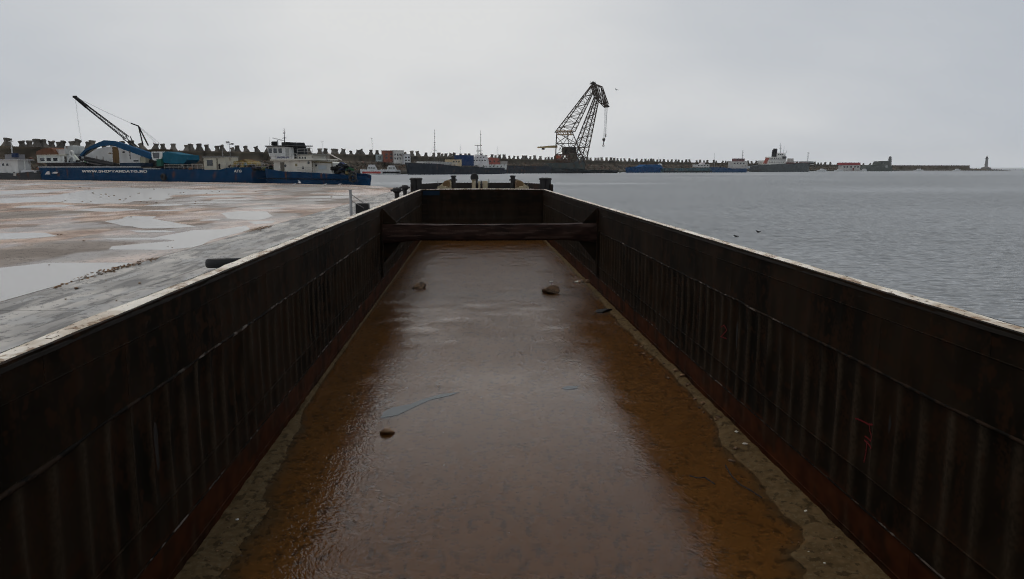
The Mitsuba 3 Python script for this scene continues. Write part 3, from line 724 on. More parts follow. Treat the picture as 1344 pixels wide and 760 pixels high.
A, B_, C_, D_ = (.040, .034, .023), (.085, .066, .046), (.11, .098, .080), (.035, .035, .026)
prof, cols = [], []
for o, z, j, c in ((19, -2, .3, D_), (18, 1.6, .3, D_), (17.9, 3.0, .1, C_), (12, 3.2, .2, C_), (11, 3.8, .9, B_), (9.6, 4.4, .9, A), (8.6, 5.2, .9, B_), (7.4, 6.0, .9, A), (6.5, 7.2, .5, B_), (6.2, 7.25, .2, C_), (3.6, 7.5, .2, B_), (3.4, 10.2, .2, A), (3.2, 11.1, .15, B_), (-4, 11.2, .3, B_), (-10, 7, .9, A), (-16, -2, .9, D_)):
    prof.append((o, z, j)); cols.append(c)
m, c = sweep(line, prof, cols, .9, .7, 3, 1.8, (ctop - 3.4) / 11.1)
put('breakwater', m, 'painted', color=c, label='long brown breakwater of rubble and stepped concrete', cat_='breakwater', kind='structure')
tail_ = np.array([spot(a, 221.5, g)[:2] for a, g in ((1166, 1310), (1190, 1330), (1215, 1345), (1240, 1360), (1262, 1372), (1271, 1378))])
m, c = sweep(tail_, [(14, -2, .2), (13.8, 2.4, .2), (6, 2.8, .3), (5, 3.2, .8), (3.2, 6.5, .5), (3, 10.6, .2), (-3, 10.7, .3), (-12, -2, .9)], [D_, C_, C_, A, B_, B_, B_, A], .6, .5, 8, 4)
put('breakwater', m, 'painted', color=c, label='plain low end of the breakwater without crest blocks', cat_='breakwater', kind='structure')
spit = np.array([spot(a, 221.5, g)[:2] for a, g in ((1262, 1372), (1272, 1378), (1290, 1390), (1306, 1400), (1318, 1410), (1328, 1418))])
pr = [(16, -3, .2), (11, 1.6, .6), (6, 3.6, .8), (0, 4.8, .8), (-6, 3.6, .8), (-16, -3, .2)]
(Vs, Fs), c = sweep(spit, pr, [D_, A, B_, B_, A, D_], .8, .8, 9, 4)
f = np.repeat(np.linspace(0, 1, len(Vs) // len(pr)), len(pr)); Vs[:, 2] = Vs[:, 2] * (1.15 - .9 * f ** 1.6) + .2
put('rock_spit', (Vs, Fs), 'painted', color=c, label='low rock spit carrying the lighthouse', cat_='spit', kind='structure')


# rubble on the harbour slope, stone by stone but beyond counting
d_ = np.r_[0, np.cumsum(np.linalg.norm(np.diff(line, axis=0), axis=1))]; t_ = np.gradient(line, axis=0); t_ /= np.linalg.norm(t_, axis=1, keepdims=True)
ms, cs = [], []
stones = [blob((1, .85, .7), 700 + k, sub=1) for k in range(6)]
for k in range(4200):
    s = rng.uniform(0, d_[-1]); o = rng.uniform(6.2, 13.2) + .6 * rng.normal(); q = rng.uniform(.45, 1.25)
    x, y, tx, ty, lf = [float(np.interp(s, d_, a)) for a in (line[:, 0], line[:, 1], t_[:, 0], t_[:, 1], (ctop - 3.4) / 11.1)]
    m = stones[k % 6].copy(); m.apply_transform(trimesh.transformations.euler_matrix(*rng.uniform(0, 6, 3))); m.apply_scale(q)
    m.apply_translation((x + ty * o, y - tx * o, float(np.interp(o, [6.3, 7.4, 8.6, 9.6, 11, 12, 16], [7.2, 6., 5.2, 4.4, 3.8, 3.2, 3.05])) * lf)); ms.append(m)
    cs.append(np.tile(np.array([(.10, .075, .052), (.045, .036, .026), (.15, .125, .095), (.13, .07, .05), (.07, .06, .045)][rng.integers(5)]) * rng.uniform(.7, 1.25), (len(m.vertices), 1)))
put('rubble_slope', cat(ms), 'painted', color=np.vstack(cs), label='brown rubble stones on the harbour side of the breakwater', cat_='rubble', kind='stuff')


def block_mesh(kind):
    """A stabilising block: wide legs, a waist and a flared head, some with a notched head."""
    prof = [(.50, 0), (.45, .16), (.33, .46), (.27, .60), (.26, .72), (.31, .84), (.34, .89), (.33, 1.0)]
    n = 8; a = np.arange(n) * np.pi / 4 + np.pi / 8; sq = 1 / np.maximum(np.abs(np.cos(a)), np.abs(np.sin(a))) ** .55
    V = np.vstack([np.c_[r * sq * np.cos(a), r * sq * np.sin(a), np.full(n, z)] for r, z in prof] + [[[0, 0, .97 if kind != 1 else .80]]])
    if kind == 1:
        top = V[-9:-1]; top[:, 2] += np.where(np.abs(top[:, 1]) < .25, -.13, .0)
    F_ = [[i * n + j, i * n + (j + 1) % n, (i + 1) * n + (j + 1) % n] for i in range(len(prof) - 1) for j in range(n)] + [[i * n + j, (i + 1) * n + (j + 1) % n, (i + 1) * n + j] for i in range(len(prof) - 1) for j in range(n)]
    F_ += [[(len(prof) - 1) * n + j, (len(prof) - 1) * n + (j + 1) % n, len(V) - 1] for j in range(n)]
    return trimesh.Trimesh(V, F_, process=False)


blocks = []
for k in range(4):
    m, c = painted(block_mesh(k % 2), tuple(np.array((.10, .09, .076)) * (1., .65, 1.45, .9)[k]), .6, edge=.4, scale=3 + k)
    blocks.append(mikit.ply(m, 'painted', color=c))
px = -60.
nb = 0
while px < 1166:
    sp0 = float(np.interp(px, [-60, 0, 250, 500, 700, 850, 950, 1166], [11, 11, 13.2, 8.6, 5.7, 4.7, 4.0, 4.4]))
    if px > 900 and rng.random() < .22: px += sp0
    g = float(np.interp(px, tpx, tg)); p = spot(px, 221.5, g)
    top_z = float(np.interp(px, tpx, ctop)); s = rng.uniform(3.0, 4.3); back = rng.random() < .35 and px < 620
    q = p.copy(); q[2] = top_z - 3.6
    if back: q[:2] += np.array([.5, 3.2]); q[2] = top_z - 4.3
    tl = rng.normal(size=2) * 7.5
    put('crest_block', blocks[rng.integers(4)], None, label='grey concrete block on the breakwater crest ' + ('behind the blue pontoon' if px < 345 else 'between tug and sheds' if px < 540 else 'left of the floating crane' if px < 727 else 'just right of the floating crane' if px < 940 else 'at the far end of the row'), cat_='concrete block', group='concrete blocks on the breakwater crest',
        to_world=T().translate([float(x) for x in q]).rotate([0, 0, 1], float(rng.uniform(0, 360))).rotate([1, 0, 0], float(tl[0])).rotate([0, 1, 0], float(tl[1])).scale([s * rng.uniform(.95, 1.15), s * rng.uniform(.95, 1.15), s]))
    px += sp0 * rng.uniform(.7, 1.3) * (.72 if back else 1); nb += 1

# lighthouse
lp = spot(1294, 221.5, 1392); lh = thing('lighthouse', 'slender grey lighthouse on the far rock spit', 'lighthouse')
LT = lambda prof, n=20: lathe(prof, n).apply_translation((lp[0], lp[1], 0))
putc('base', LT([(0, 3), (9, 3), (7.5, 6.5), (4, 8), (0, 8)], 12), (.16, .15, .14), lh, amp=.4, edge=3)
putc('tower', LT([(0, 7.5), (2.8, 7.5), (2.0, 22.5), (0, 22.5)]), (.24, .235, .23), lh, edge=2)
putc('gallery', LT([(0, 22.5), (3.0, 22.5), (3.0, 23.2), (0, 23.2)]), (.15, .15, .15), lh)
put('lantern', LT([(0, 23.2), (1.5, 23.2), (1.5, 25.4), (0, 25.4)]), 'glass_dark', lh)
putc('roof', LT([(0, 25.4), (1.9, 25.4), (.3, 27), (0, 28)]), (.14, .12, .12), lh)

# ---------------------------------------------------------------- craft
WHITE, CREAMY, BLUE, NAVY, BLACK, TEAL, RED, GREY = (.52, .53, .52), (.47, .44, .35), (.0022, .034, .088), (.010, .02, .045), (.010, .011, .013), (.008, .085, .135), (.36, .06, .05), (.25, .26, .26)


class Craft:
    """A vessel laid between two surveyed points of its near waterline; x along it, y away across it, z up."""

    def __init__(s, name, label, cat_, pa, ga, pb, gb, group=None):
        s.key = thing(name, label, cat_, group)
        s.A, s.B = spot(pa, 221.5, ga)[:2], spot(pb, 221.5, gb)[:2]; d = s.B - s.A; s.L = np.linalg.norm(d); s.d = d / s.L; s.n = np.array([-s.d[1], s.d[0]])

    def X(s, px, y=0.):
        r = spot(px, 221.5, 100.)[:2]; o = s.A + s.n * y; return float(np.linalg.solve(np.c_[s.d, -r], -o)[0])

    def Z(s, px, py, y=0.):
        q = s.A + s.n * y + s.d * s.X(px, y); return float(spot(px, py, q @ np.array([sa, ca]))[2])

    def world(s, m):
        m = m.copy(); v = m.vertices; m.vertices = np.c_[s.A + v[:, :1] * s.d + v[:, 1:2] * s.n, v[:, 2]]; return m

    def put(s, part, m, col, parent=None, **kw):
        m = s.world(m)
        return put(part, m, col, parent or s.key, **kw) if isinstance(col, str) else putc(part, m, col, parent or s.key, **kw)

    def box(s, part, p0, p1, t, b, y0, y1, col, parent=None, bev=0, **kw):
        """From bearing p0 to p1, from level t down to b, as elevations at the near face."""
        pm = (p0 + p1) / 2; x0, x1 = s.X(p0, y0), s.X(p1, y0); z1, z0 = s.Z(pm, t, y0), s.Z(pm, b, y0)
        return s.put(part, bevel_box(x0, x1, y0, y1, z0, z1, bev) if bev else box(x0, x1, y0, y1, z0, z1), col, parent, **kw)

    def poly(s, part, pts, y0, y1, col, parent=None, **kw):
        q = sg.Polygon([(s.X(a, y0), s.Z(a, b, y0)) for a, b in pts])
        return s.put(part, prism(list(sg.polygon.orient(q).exterior.coords)[:-1], y0, y1), col, parent, **kw)

    def hull(s, tops, W, col, rake0=.06, rake1=.06, bow=.18, kw=None, both=True, part='hull', boot=None):
        """A lofted hull; tops: (bearing, elevation) of the sheer line."""
        xs_ = np.linspace(0, s.L, 25); zt = np.interp(xs_, [s.X(a) for a, _ in tops], [s.Z(a, b) for a, b in tops])
        V = []
        for x, z in zip(xs_, zt):
            u = x / s.L; e = max(0., 1 - u / bow) ** 2 if both else 0.; e1 = max(0., 1 - (1 - u) / bow) ** 2; hb = W / 2 * (1 - .88 * max(e, e1))
            sx_ = (x - s.L / 2) * 2 / s.L
            for f, zz, w in ((1 - (rake1 if sx_ > 0 else rake0), -1.5, .82), (1 - (rake1 if sx_ > 0 else rake0) * .6, .3, .94), (1, z, 1.), (1, z, .97), (1, max(z - .7, .6), .965)):
                V.append([s.L / 2 + sx_ * s.L / 2 * (f if abs(sx_) > .7 else 1), W / 2 - hb * w, zz])
            for f, zz, w in ((1, max(z - .7, .6), .965), (1, z, .97), (1, z, 1.), (1 - (rake1 if sx_ > 0 else rake0) * .6, .3, .94), (1 - (rake1 if sx_ > 0 else rake0), -1.5, .82)):
                V.append([s.L / 2 + sx_ * s.L / 2 * (f if abs(sx_) > .7 else 1), W / 2 + hb * w, zz])
        n = 10; F_ = []
        for i in range(24): F_ += [[i * n + j, i * n + (j + 1) % n, (i + 1) * n + (j + 1) % n, (i + 1) * n + j] for j in range(n)]
        F_ = np.array(F_); F_ = np.vstack([F_[:, [0, 1, 2]], F_[:, [0, 2, 3]], [[0, j, j + 1] for j in range(1, n - 1)], [[24 * n, 24 * n + j + 1, 24 * n + j] for j in range(1, n - 1)]])
        m = trimesh.Trimesh(V, F_, process=False); s.deck = float(zt.mean()) - .7
        return s.put(part, m, col, None, edge=max(.7, s.L / 60), **(kw or {}))

    def windows(s, pxs, t, b, y, w, parent, name='window'):
        for a in pxs:
            fr = s.box(name, a - w / 2, a + w / 2, t, b, y - .06, y + .03, 'glass_dark', parent)

    def mast(s, part, px, t, b, y, r, col, yards=(), parent=None):
        x, z1, z0 = s.X(px, y), s.Z(px, t, y), s.Z(px, b, y)
        ms = [tube((x, y, z0), (x, y, z1), r, r * .5, n=7)]
        for f, w in yards: ms.append(tube((x - w / 2, y, z0 + (z1 - z0) * f), (x + w / 2, y, z0 + (z1 - z0) * f), r * .6, n=5))
        return s.put(part, cat(ms), col, parent, amp=.1)

    def rail(s, part, p0, p1, z, y, col=(.35, .35, .34), h=1.0, parent=None, r=.035):
        x0, x1 = s.X(p0, y), s.X(p1, y); n = max(2, int((x1 - x0) / 1.5)); xs_ = np.linspace(x0, x1, n + 1)
        m = cat([tube((x, y, z), (x, y, z + h), r, n=4) for x in xs_], [tube((x0, y, z + h * f), (x1, y, z + h * f), r, n=4) for f in (.5, 1.)])
        return s.put(part, m, col, parent, kind='stuff')

    def text(s, part, txt, p0, p1, t, b, y, col):
        x0, x1, z1, z0 = s.X(p0, y), s.X(p1, y), s.Z((p0 + p1) / 2, t, y), s.Z((p0 + p1) / 2, b, y)
        m = meshkit.text_mesh(txt, z1 - z0, .03, bold=True); v = m.vertices
        m.vertices = np.c_[x0 + v[:, 0] * (x1 - x0) / v[:, 0].max(), y - v[:, 2], z0 + v[:, 1]]
        return s.put(part, m, col, amp=0.)


def junk(c, part, p0, p1, t, b, y0, y1, cols, n, seed, parent=None):
    """Heaped gear on a deck: drums, boxes, net rolls and coils, too small to pick apart."""
    r = np.random.default_rng(seed); ms, cs = [], []
    for k in range(n):
        px_ = r.uniform(p0, p1); y = r.uniform(y0, y1); x = c.X(px_, y); zb, zt = c.Z(px_, b, y), c.Z(px_, t, y); e = 1 - .45 * abs(2 * (px_ - p0) / (p1 - p0) - 1)
        z = zb + r.random() * (zt - zb) * e; q = r.uniform(.2, .55)
        m = [blob((q, q * .8, q * .7), 900 + seed * 50 + k, sub=1), tube((0, -q, 0), (0, q, 0), q * .6, n=9), bevel_box(-q, q, -q, q, -q * .6, q * .6, .05)][r.integers(3)]
        m.apply_transform(trimesh.transformations.euler_matrix(r.normal() * .3, r.normal() * .3, r.uniform(0, 6))); m.apply_translation((x, y, max(z, zb + .1)))
        ms.append(m); cs.append(np.tile(np.array(cols[r.integers(len(cols))]) * r.uniform(.6, 1.3), (len(m.vertices), 1)))
    return put(part, c.world(cat(ms)), 'painted', parent or c.key, color=np.clip(np.vstack(cs), .004, .9), kind='stuff')


# small white workboat at the left edge
c = Craft('workboat', 'small white workboat with a pole mast at the far left before the blue pontoon', 'boat', -22, 205, 47, 199)
c.hull([(-22, 226.5), (20, 227.5), (47, 224)], 5.5, (.05, .055, .06), bow=.3, both=False, kw=dict(rust=.3))
dh = c.box('deckhouse', -16, 24, 210.5, 228, .9, 4.6, WHITE, rust=.15, edge=.6)
c.windows((-8, -1.5, 4.5, 10), 214.5, 217.8, .9, 2.6, dh)
c.box('roof', -18, 25.5, 209.2, 210.5, .6, 4.9, (.5, .5, .5))
c.box('wheelhouse', 8, 22, 202.5, 209.2, 1.5, 4.2, (.2, .2, .21), edge=.6)
c.box('locker', 17, 23, 201, 206.5, 1.2, 1.9, (.02, .035, .08))
c.mast('mast', 18, 184, 210, 2., .17, (.55, .56, .55), ((.93, 1.6), (.6, .7)))
c.mast('crane_post', 33, 210, 226, 1.5, .2, (.45, .46, .44)); c.mast('crane_post', 27, 207, 226, 3, .2, (.06, .1, .09))
c.box('bow_locker', 27, 46, 223.5, 226.5, 1., 4, (.5, .51, .52), rust=.2, edge=.5)
junk(c, 'deck_gear', 0, 30, 226, 229.5, .2, 1., [(.4, .4, .38), (.05, .05, .05), (.12, .14, .1)], 14, 3)

# long blue pontoon with its deck load
c = Craft('blue_pontoon', 'long deep-blue deck pontoon with white web address lettering along its side', 'barge', 41, 203, 347, 157)
c.hull([(41, 218.6), (180, 221.5), (288, 223.8), (290, 220.2), (330, 219.4), (347, 219.2)], 15., BLUE, bow=.03, both=True, rake0=.0, rake1=.03, kw=dict(rust=.07, amp=.45))
c.box('rubbing_strake', 50, 184, 218.4, 219.8, -.12, .05, (.33, .36, .38), amp=.5, edge=.8); c.box('rubbing_strake', 188, 210, 221.0, 222.0, -.12, .05, (.33, .36, .38), amp=.5)
c.text('lettering', 'WWW.SHIPYARDATG.RO', 107, 193, 223.3, 226.4, -.05, (.66, .66, .64))
c.text('lettering', 'ATG', 307, 317, 223.0, 226.2, -.05, (.6, .6, .58))
c.poly('white_emblem', [(58, 229.0), (61, 225.4), (64, 224.4), (65, 229)], -.08, .02, (.5, .5, .5)); c.poly('white_emblem', [(67.5, 227.5), (70, 225.6), (74, 225.5), (75.5, 227), (73, 228)], -.08, .02, (.6, .6, .6))
DK = c.Z(120, 221)
c.box('bulwark', 62, 112, 214, 218, .3, .55, (.02, .018, .02), edge=1.)
c.rail('railing', 216, 266, c.Z(240, 222.6), .3, h=1.1); c.rail('railing', 291, 345, c.Z(318, 219.6), .35, h=1.)
for a in (62, 96, 212, 250, 284): c.put('bitt', cat(tube((c.X(a), .8, c.Z(a, 222)), (c.X(a), .8, c.Z(a, 222) + 1.1), .2, n=10), tube((c.X(a) - .3, .8, c.Z(a, 222) + .8), (c.X(a) + .3, .8, c.Z(a, 222) + .8), .08)), (.02, .02, .02))
put('tyre', c.world(tyre(.8, .35, .5).apply_transform(trimesh.transformations.rotation_matrix(math.pi / 2, (1, 0, 0))).apply_translation((c.X(215), -.25, 3.1))), 'rubber', c.key)
gp = Craft('white_cabin', 'white site cabin with a rusty brown roof on the left end of the blue pontoon', 'cabin', 41, 203, 347, 157)
w = gp.box('wall', 50, 89, 203.5, 213.5, 4, 8, (.60, .62, .58), rust=.2, edge=.6); gp.windows((56.5, 65, 73.5), 207.3, 211.3, 4, 5.2, w); gp.box('door', 85.5, 88.5, 205.2, 213, 3.93, 4., (.06, .055, .05), w)
gp.poly('roof', [(48.5, 203.5), (50, 199), (57, 195.5), (67, 193.8), (72, 196), (76, 203.5)], 3.8, 8.2, (.13, .06, .035), rust=.5, edge=.7)
gp.box('roof_box', 75, 88, 196, 203.2, 4.5, 8, (.42, .40, .39), rust=.2, edge=.7)
gp.box('trim', 49.5, 88, 203.0, 204.2, 3.7, 4.02, (.5, .5, .42), w)
gp = Craft('winch_house', 'pale grey drum-shaped deck house with a white anchor ring beside the white cabin', 'deck house', 41, 203, 347, 157)
x0 = gp.X(100, 6); zb, zt = gp.Z(100, 214, 6), gp.Z(100, 192, 6)
gp.put('body', lathe([(0, zb), (2.0, zb), (2.0, zt - 2.2), (2.3, zt - 2.0), (2.3, zt), (0, zt + .2)], 18).apply_translation((x0, 6, 0)), (.40, .42, .41), amp=.5, rust=.2, edge=.6)
gp.put('ring', trimesh.creation.torus(.75, .24, major_sections=18, minor_sections=8).apply_transform(trimesh.transformations.rotation_matrix(math.pi / 2, (1, 0, 0))).apply_translation((gp.X(96, 3.6), 3.6, gp.Z(96, 202, 3.6))), (.6, .61, .58))
for a, b in ((90.5, 95), (102, 97)): gp.put('leg', tube((gp.X(a, 3.6), 3.6, gp.Z(a, 212.5, 3.6)), (gp.X(b, 3.6), 3.6, gp.Z(b, 205, 3.6)), .3, n=8), (.58, .6, .57))
gp.put('leg', tube((gp.X(106, 3.6), 3.6, gp.Z(106, 212, 3.6)), (gp.X(99.5, 3.6), 3.6, gp.Z(99.5, 204, 3.6)), .25, n=8), (.55, .57, .5))
junk(gp, 'deck_gear', 90, 116, 210.5, 213.5, 2, 3.4, [(.05, .12, .05), (.03, .03, .03), (.4, .42, .4)], 14, 5)
gp = Craft('deck_shed', 'large white deck shed with a rusty doorway behind the excavator boom', 'shed', 41, 203, 347, 157)
w = gp.poly('wall', [(112, 215), (113, 205), (127, 196), (143, 192.2), (158, 193.2), (192, 206), (192, 217)], 7, 12, (.60, .60, .58), rust=.12, edge=.8)
gp.poly('doorway', [(149, 214.5), (149.5, 192.6), (156, 193.4), (157.2, 198), (157, 214.5)], 6.9, 7.0, (.16, .10, .045), w, rust=.5, edge=.5)
gp.box('hatch', 144.5, 148, 200.5, 202, 6.9, 7, (.2, .15, .1), w); gp.box('vent', 162.5, 165, 198.5, 200.8, 6.9, 7, (.05, .05, .05), w); gp.box('window', 176, 182, 210, 212.2, 6.9, 7., 'glass_dark', w)
gp.box('side_cabin', 184.5, 192, 206, 216, 5.8, 7.0, (.42, .40, .30), w, rust=.2, edge=.5)
gp = Craft('pipe_stack', 'dark bundle of long pipes slanting across the pontoon deck before the shed', 'pipes', 41, 203, 347, 157)
for k, (a, b, d, e) in enumerate(((110, 209.5, 150, 217), (110, 212, 146, 218), (113, 206.8, 152, 215.5), (118, 210.5, 156, 216.8), (112, 214, 140, 218.2))):
    gp.put('pipe', tube((gp.X(a, 3 + .5 * k), 3 + .5 * k, gp.Z(a, b, 3 + .5 * k)), (gp.X(d, 3 + .3 * k), 3 + .3 * k, gp.Z(d, e, 3 + .3 * k)), .34, n=10), (.025, .025, .026) if k != 1 else (.22, .2, .19))
gp.box('rack', 114, 156, 216.3, 218.5, 3, 6, (.02, .02, .02)); gp.box('cradle', 158, 186, 213.8, 218.5, 3, 6, (.018, .035, .06), edge=.8)

ex = Craft('material_handler', 'blue long-boom excavator with a white-framed cab on the blue pontoon', 'excavator', 41, 203, 347, 157)
Y0 = 3.0
ex.poly('counterweight_body', [(214, 213.5), (213.5, 201), (219, 199), (239, 203), (246, 203.6), (246.5, 210), (242, 214.5), (226, 215)], Y0, Y0 + 3.2, TEAL, edge=.6, amp=.35)
cb = ex.poly('cab', [(201, 209), (200, 204), (200.5, 199), (214, 199), (214, 205), (211, 211), (203, 211)], Y0 - .2, Y0 + 1.5, (.6, .62, .6)); ex.poly('window', [(202.2, 207.8), (201.6, 200.3), (210.3, 200.3), (209.5, 207.8)], Y0 - .26, Y0 - .18, 'glass_dark', cb)
ex.poly('boom', [(198, 209), (190, 206), (152, 191.8), (147.5, 190), (148.5, 184.8), (156, 186.2), (196, 200.2), (201, 203)], Y0 + .9, Y0 + 1.9, (.008, .055, .125), edge=.7)
ex.poly('stick', [(148.5, 190.5), (131, 192.2), (116, 197.5), (107.5, 205.5), (105.6, 203.4), (114, 195.4), (129, 188.2), (139.5, 184.0), (150, 185.2)], Y0 + 1.0, Y0 + 1.8, (.008, .055, .125), edge=.7)
ex.put('cylinder_ram', tube((ex.X(172, Y0 + .7), Y0 + .7, ex.Z(172, 209, Y0)), (ex.X(172, Y0 + .7), Y0 + .7, ex.Z(172, 197, Y0)), .1, n=7), (.05, .05, .05))
ex.put('grapple', cat(*[prism([(0, 0), (.35, -.1), (.55, -1.0), (.2, -1.5), (.3, -.9)], -.15 + .35 * k, .05 + .35 * k).apply_transform(trimesh.transformations.rotation_matrix(k * 2.1, (0, 0, 1))).apply_translation((ex.X(106.5, Y0 + 1.4), Y0 + 1.4, ex.Z(106.5, 204.5, Y0))) for k in range(3)]), (.02, .025, .04))
und = ex.box('undercarriage', 203, 240, 213.5, 221, Y0 + .3, Y0 + 2.8, (.02, .022, .02), bev=.3); ex.box('ladder', 206, 212, 208.8, 218, Y0 - .5, Y0 + .2, (.02, .10, .07), edge=.6)
junk(c, 'deck_gear', 232, 252, 216.5, 221.5, 3, 6, [(.2, .19, .17), (.3, .15, .08), (.05, .06, .06)], 18, 7)

cr = Craft('crawler_crane', 'black lattice-boom crawler crane behind the blue excavator', 'crane', 41, 203, 347, 157)
YC = 8.


def pt(c_, px_, py, y): return np.array([c_.X(px_, y), y, c_.Z(px_, py, y)])


def lattice(a0, b0, a1, b1, n, r, w0, w1, rb=None):
    """A four-chord lattice between two end pairs, tapering across from w0 to w1."""
    ms = []; O = np.array([0, 1., 0]); rb = rb or r * .6
    ch = [[lerp(p, q, t) + O * s * lerp(w0, w1, t) / 2 for t in np.linspace(0, 1, n + 1)] for p, q in ((a0, a1), (b0, b1)) for s in (-1, 1)]
    for k in range(4):
        ms.append(tube(ch[k][0], ch[k][-1], r, n=6))
    for i in range(n):
        for u, v in ((0, 2), (1, 3), (0, 1), (2, 3)):
            a, b = (u, v) if i % 2 else (v, u)
            ms.append(tube(ch[a][i], ch[b][i + 1], rb, n=4)); ms.append(tube(ch[a][i], ch[b][i], rb, n=4))
    return cat(ms)


a0, b0, a1, b1 = pt(cr, 167.4, 182.5, YC), pt(cr, 171.3, 179, YC), pt(cr, 120, 141.2, YC), pt(cr, 122, 139, YC)
BL = (.012, .012, .013)
cr.put('boom_lattice', cat(lattice(a0, b0, a1, b1, 11, .10, .5, .35, .045), lattice(a1, b1, pt(cr, 106, 128, YC), pt(cr, 107, 126.5, YC), 9, .14, .4, .4, .08)), BL, kind='stuff')
cr.put('boom_foot', cat([tube(p + np.array([0, s, 0]), pt(cr, 176, 189, YC) + np.array([0, s * .6, 0]), .12) for p in (a0, b0) for s in (-.6, .6)] + [tube(pt(cr, 176, 189, YC) + np.array([0, s, 0]), pt(cr, 192, 203, YC) + np.array([0, s, 0]), .16) for s in (-.5, .5)]), BL)
cr.put('boom_head', cat(box(*sorted((pt(cr, 105, 127, YC)[0], pt(cr, 108, 127, YC)[0])), YC - .3, YC + .3, pt(cr, 106, 128.4, YC)[2], pt(cr, 106, 125.9, YC)[2])), BL)
cr.put('gantry', cat([tube(pt(cr, 193.5, 191, YC) + np.array([0, s, 0]), pt(cr, 186, 165.5, YC), .17) for s in (-.7, .7)] + [tube(pt(cr, 186, 165.5, YC), pt(cr, 177, 162, YC), .18)]), BL)
for pts in ([(177, 162), (145, 147), (107, 127)], [(186, 165.5), (211, 187.5)], [(188, 168), (215, 196)]): cr.put('stay_rope', rope([pt(cr, a, b, YC) for a, b in pts], .035), (.14, .14, .145))
cr.put('hoist_rope', rope([pt(cr, 107, 128, YC), pt(cr, 108, 160, YC), pt(cr, 110, 186, YC)], .03), (.2, .2, .2))
cr.box('machine_house', 186, 214, 196, 209, 7, 10, (.05, .035, .02), edge=.8); cr.box('crawler_track', 184, 212, 209, 219, 6.6, 8, (.03, .03, .03), bev=.3); cr.box('crawler_track', 184, 212, 209, 219, 9.4, 10.6, (.03, .03, .03), bev=.3)

gp = Craft('beige_cabin', 'beige site cabin with a dark window on the right part of the blue pontoon', 'cabin', 41, 203, 347, 157)
w = gp.box('wall', 268, 296, 206.5, 223, 3.5, 7, CREAMY, rust=.08, edge=.6); gp.box('window', 272, 279.5, 210, 217.6, 3.44, 3.5, 'glass_dark', w); gp.box('roof', 266.5, 294, 205.2, 206.6, 3.2, 7.3, (.2, .2, .19)); gp.box('door_frame', 284.5, 286, 208, 223, 3.42, 3.5, (.2, .18, .14), w)
gp = Craft('flood_lamp_mast', 'thin lamp mast with two flood lights behind the beige cabin', 'lamp mast', 41, 203, 347, 157)
gp.mast('pole', 303, 186, 222, 6, .09, (.2, .2, .2), ((.9, 1.2),)); gp.put('lamp', box(gp.X(301, 6) - .3, gp.X(301, 6) + .3, 5.7, 6.1, gp.Z(301, 188, 6), gp.Z(301, 185.5, 6)), (.3, .3, .3)); gp.put('lamp', box(gp.X(307, 6) - .3, gp.X(307, 6) + .3, 5.7, 6.1, gp.Z(307, 190, 6), gp.Z(307, 188, 6)), (.05, .05, .05))
gp.mast('post', 293.5, 196, 206, 6, .08, (.3, .3, .3)); gp.box('box', 297, 303.5, 205.5, 215, 6, 7, (.45, .46, .45), edge=.6)
gp = Craft('deck_machine', 'yellow and brown deck machine on the raised stern of the blue pontoon', 'machine', 41, 203, 347, 157)
gp.poly('frame', [(306, 220.5), (307, 212), (313, 211), (320, 209), (328, 213), (331, 220.5)], 4, 6.5, (.16, .12, .05), rust=.6, edge=.5)
for a in (310, 318, 325): gp.put('roller', tube((gp.X(a, 3.6), 3.4, gp.Z(a, 215.5, 3.6)), (gp.X(a, 3.6), 6.8, gp.Z(a, 215.5, 3.6)), .55, n=14), (.30, .21, .06), rust=.3, edge=.4)
junk(gp, 'loose_gear', 300, 333, 214.5, 220.5, 3, 3.8, [(.3, .22, .08), (.05, .05, .05), (.16, .1, .06), (.12, .2, .2)], 26, 9)
gp = Craft('debris_heap', 'low heap of pale rubble seen between the pontoon and the tug', 'rubble', 41, 203, 347, 157)
junk(gp, 'rubble', 326, 346, 212, 219, 8, 12, [(.2, .18, .14), (.15, .14, .1), (.24, .2, .16)], 50, 10)

# tug
c = Craft('tug', 'blue-hulled tug with a white wheelhouse alongside the quay', 'tug', 331, 156, 463, 140)
c.hull([(331, 219.5), (352, 222), (372, 225.2), (400, 226), (440, 228.5), (455, 231), (463, 230.5)], 8.2, (.0022, .030, .078), bow=.2, kw=dict(rust=.08, amp=.5))
c.box('rubbing_strake', 336, 460, 234.3, 235.2, -.1, .3, (.012, .014, .018), edge=1.)
dh = c.poly('deckhouse', [(359, 227), (359.5, 210.5), (409, 211.2), (409.2, 227.5)], 1.2, 6.6, (.55, .53, .47), rust=.15, edge=.5)
c.box('door', 368, 373, 213, 226, 1.13, 1.2, (.12, .11, .09), dh); c.box('door', 387.5, 390, 214.8, 218, 1.13, 1.2, (.2, .17, .1), dh)
for a, b in ((375, 217.5), (398, 220.2), (405.5, 213.5)): c.put('porthole', tube((c.X(a, 1.2), 1.1, c.Z(a, b, 1.2)), (c.X(a, 1.2), 1.25, c.Z(a, b, 1.2)), .27, n=14), 'glass_dark', dh)
c.box('bridge_deck', 355, 412, 208.6, 210.6, .7, 7., (.5, .48, .42), rust=.2, edge=.5); c.box('bulwark', 356, 386, 204.6, 208.7, .8, .95, (.58, .58, .56), rust=.15, edge=.4)
wh = c.poly('wheelhouse', [(354.5, 205.5), (351.2, 192), (381, 193), (382, 207)], 1.6, 6.2, WHITE, rust=.12, edge=.5)
c.windows((355.5, 362, 368.5), 194.8, 200.8, 1.6, 4.2, wh); c.box('window', 375.5, 380, 194.6, 204.5, 1.53, 1.6, (.3, .31, .3), wh)
c.box('roof', 349, 384, 190.8, 192.1, 1.2, 6.6, (.06, .06, .06))
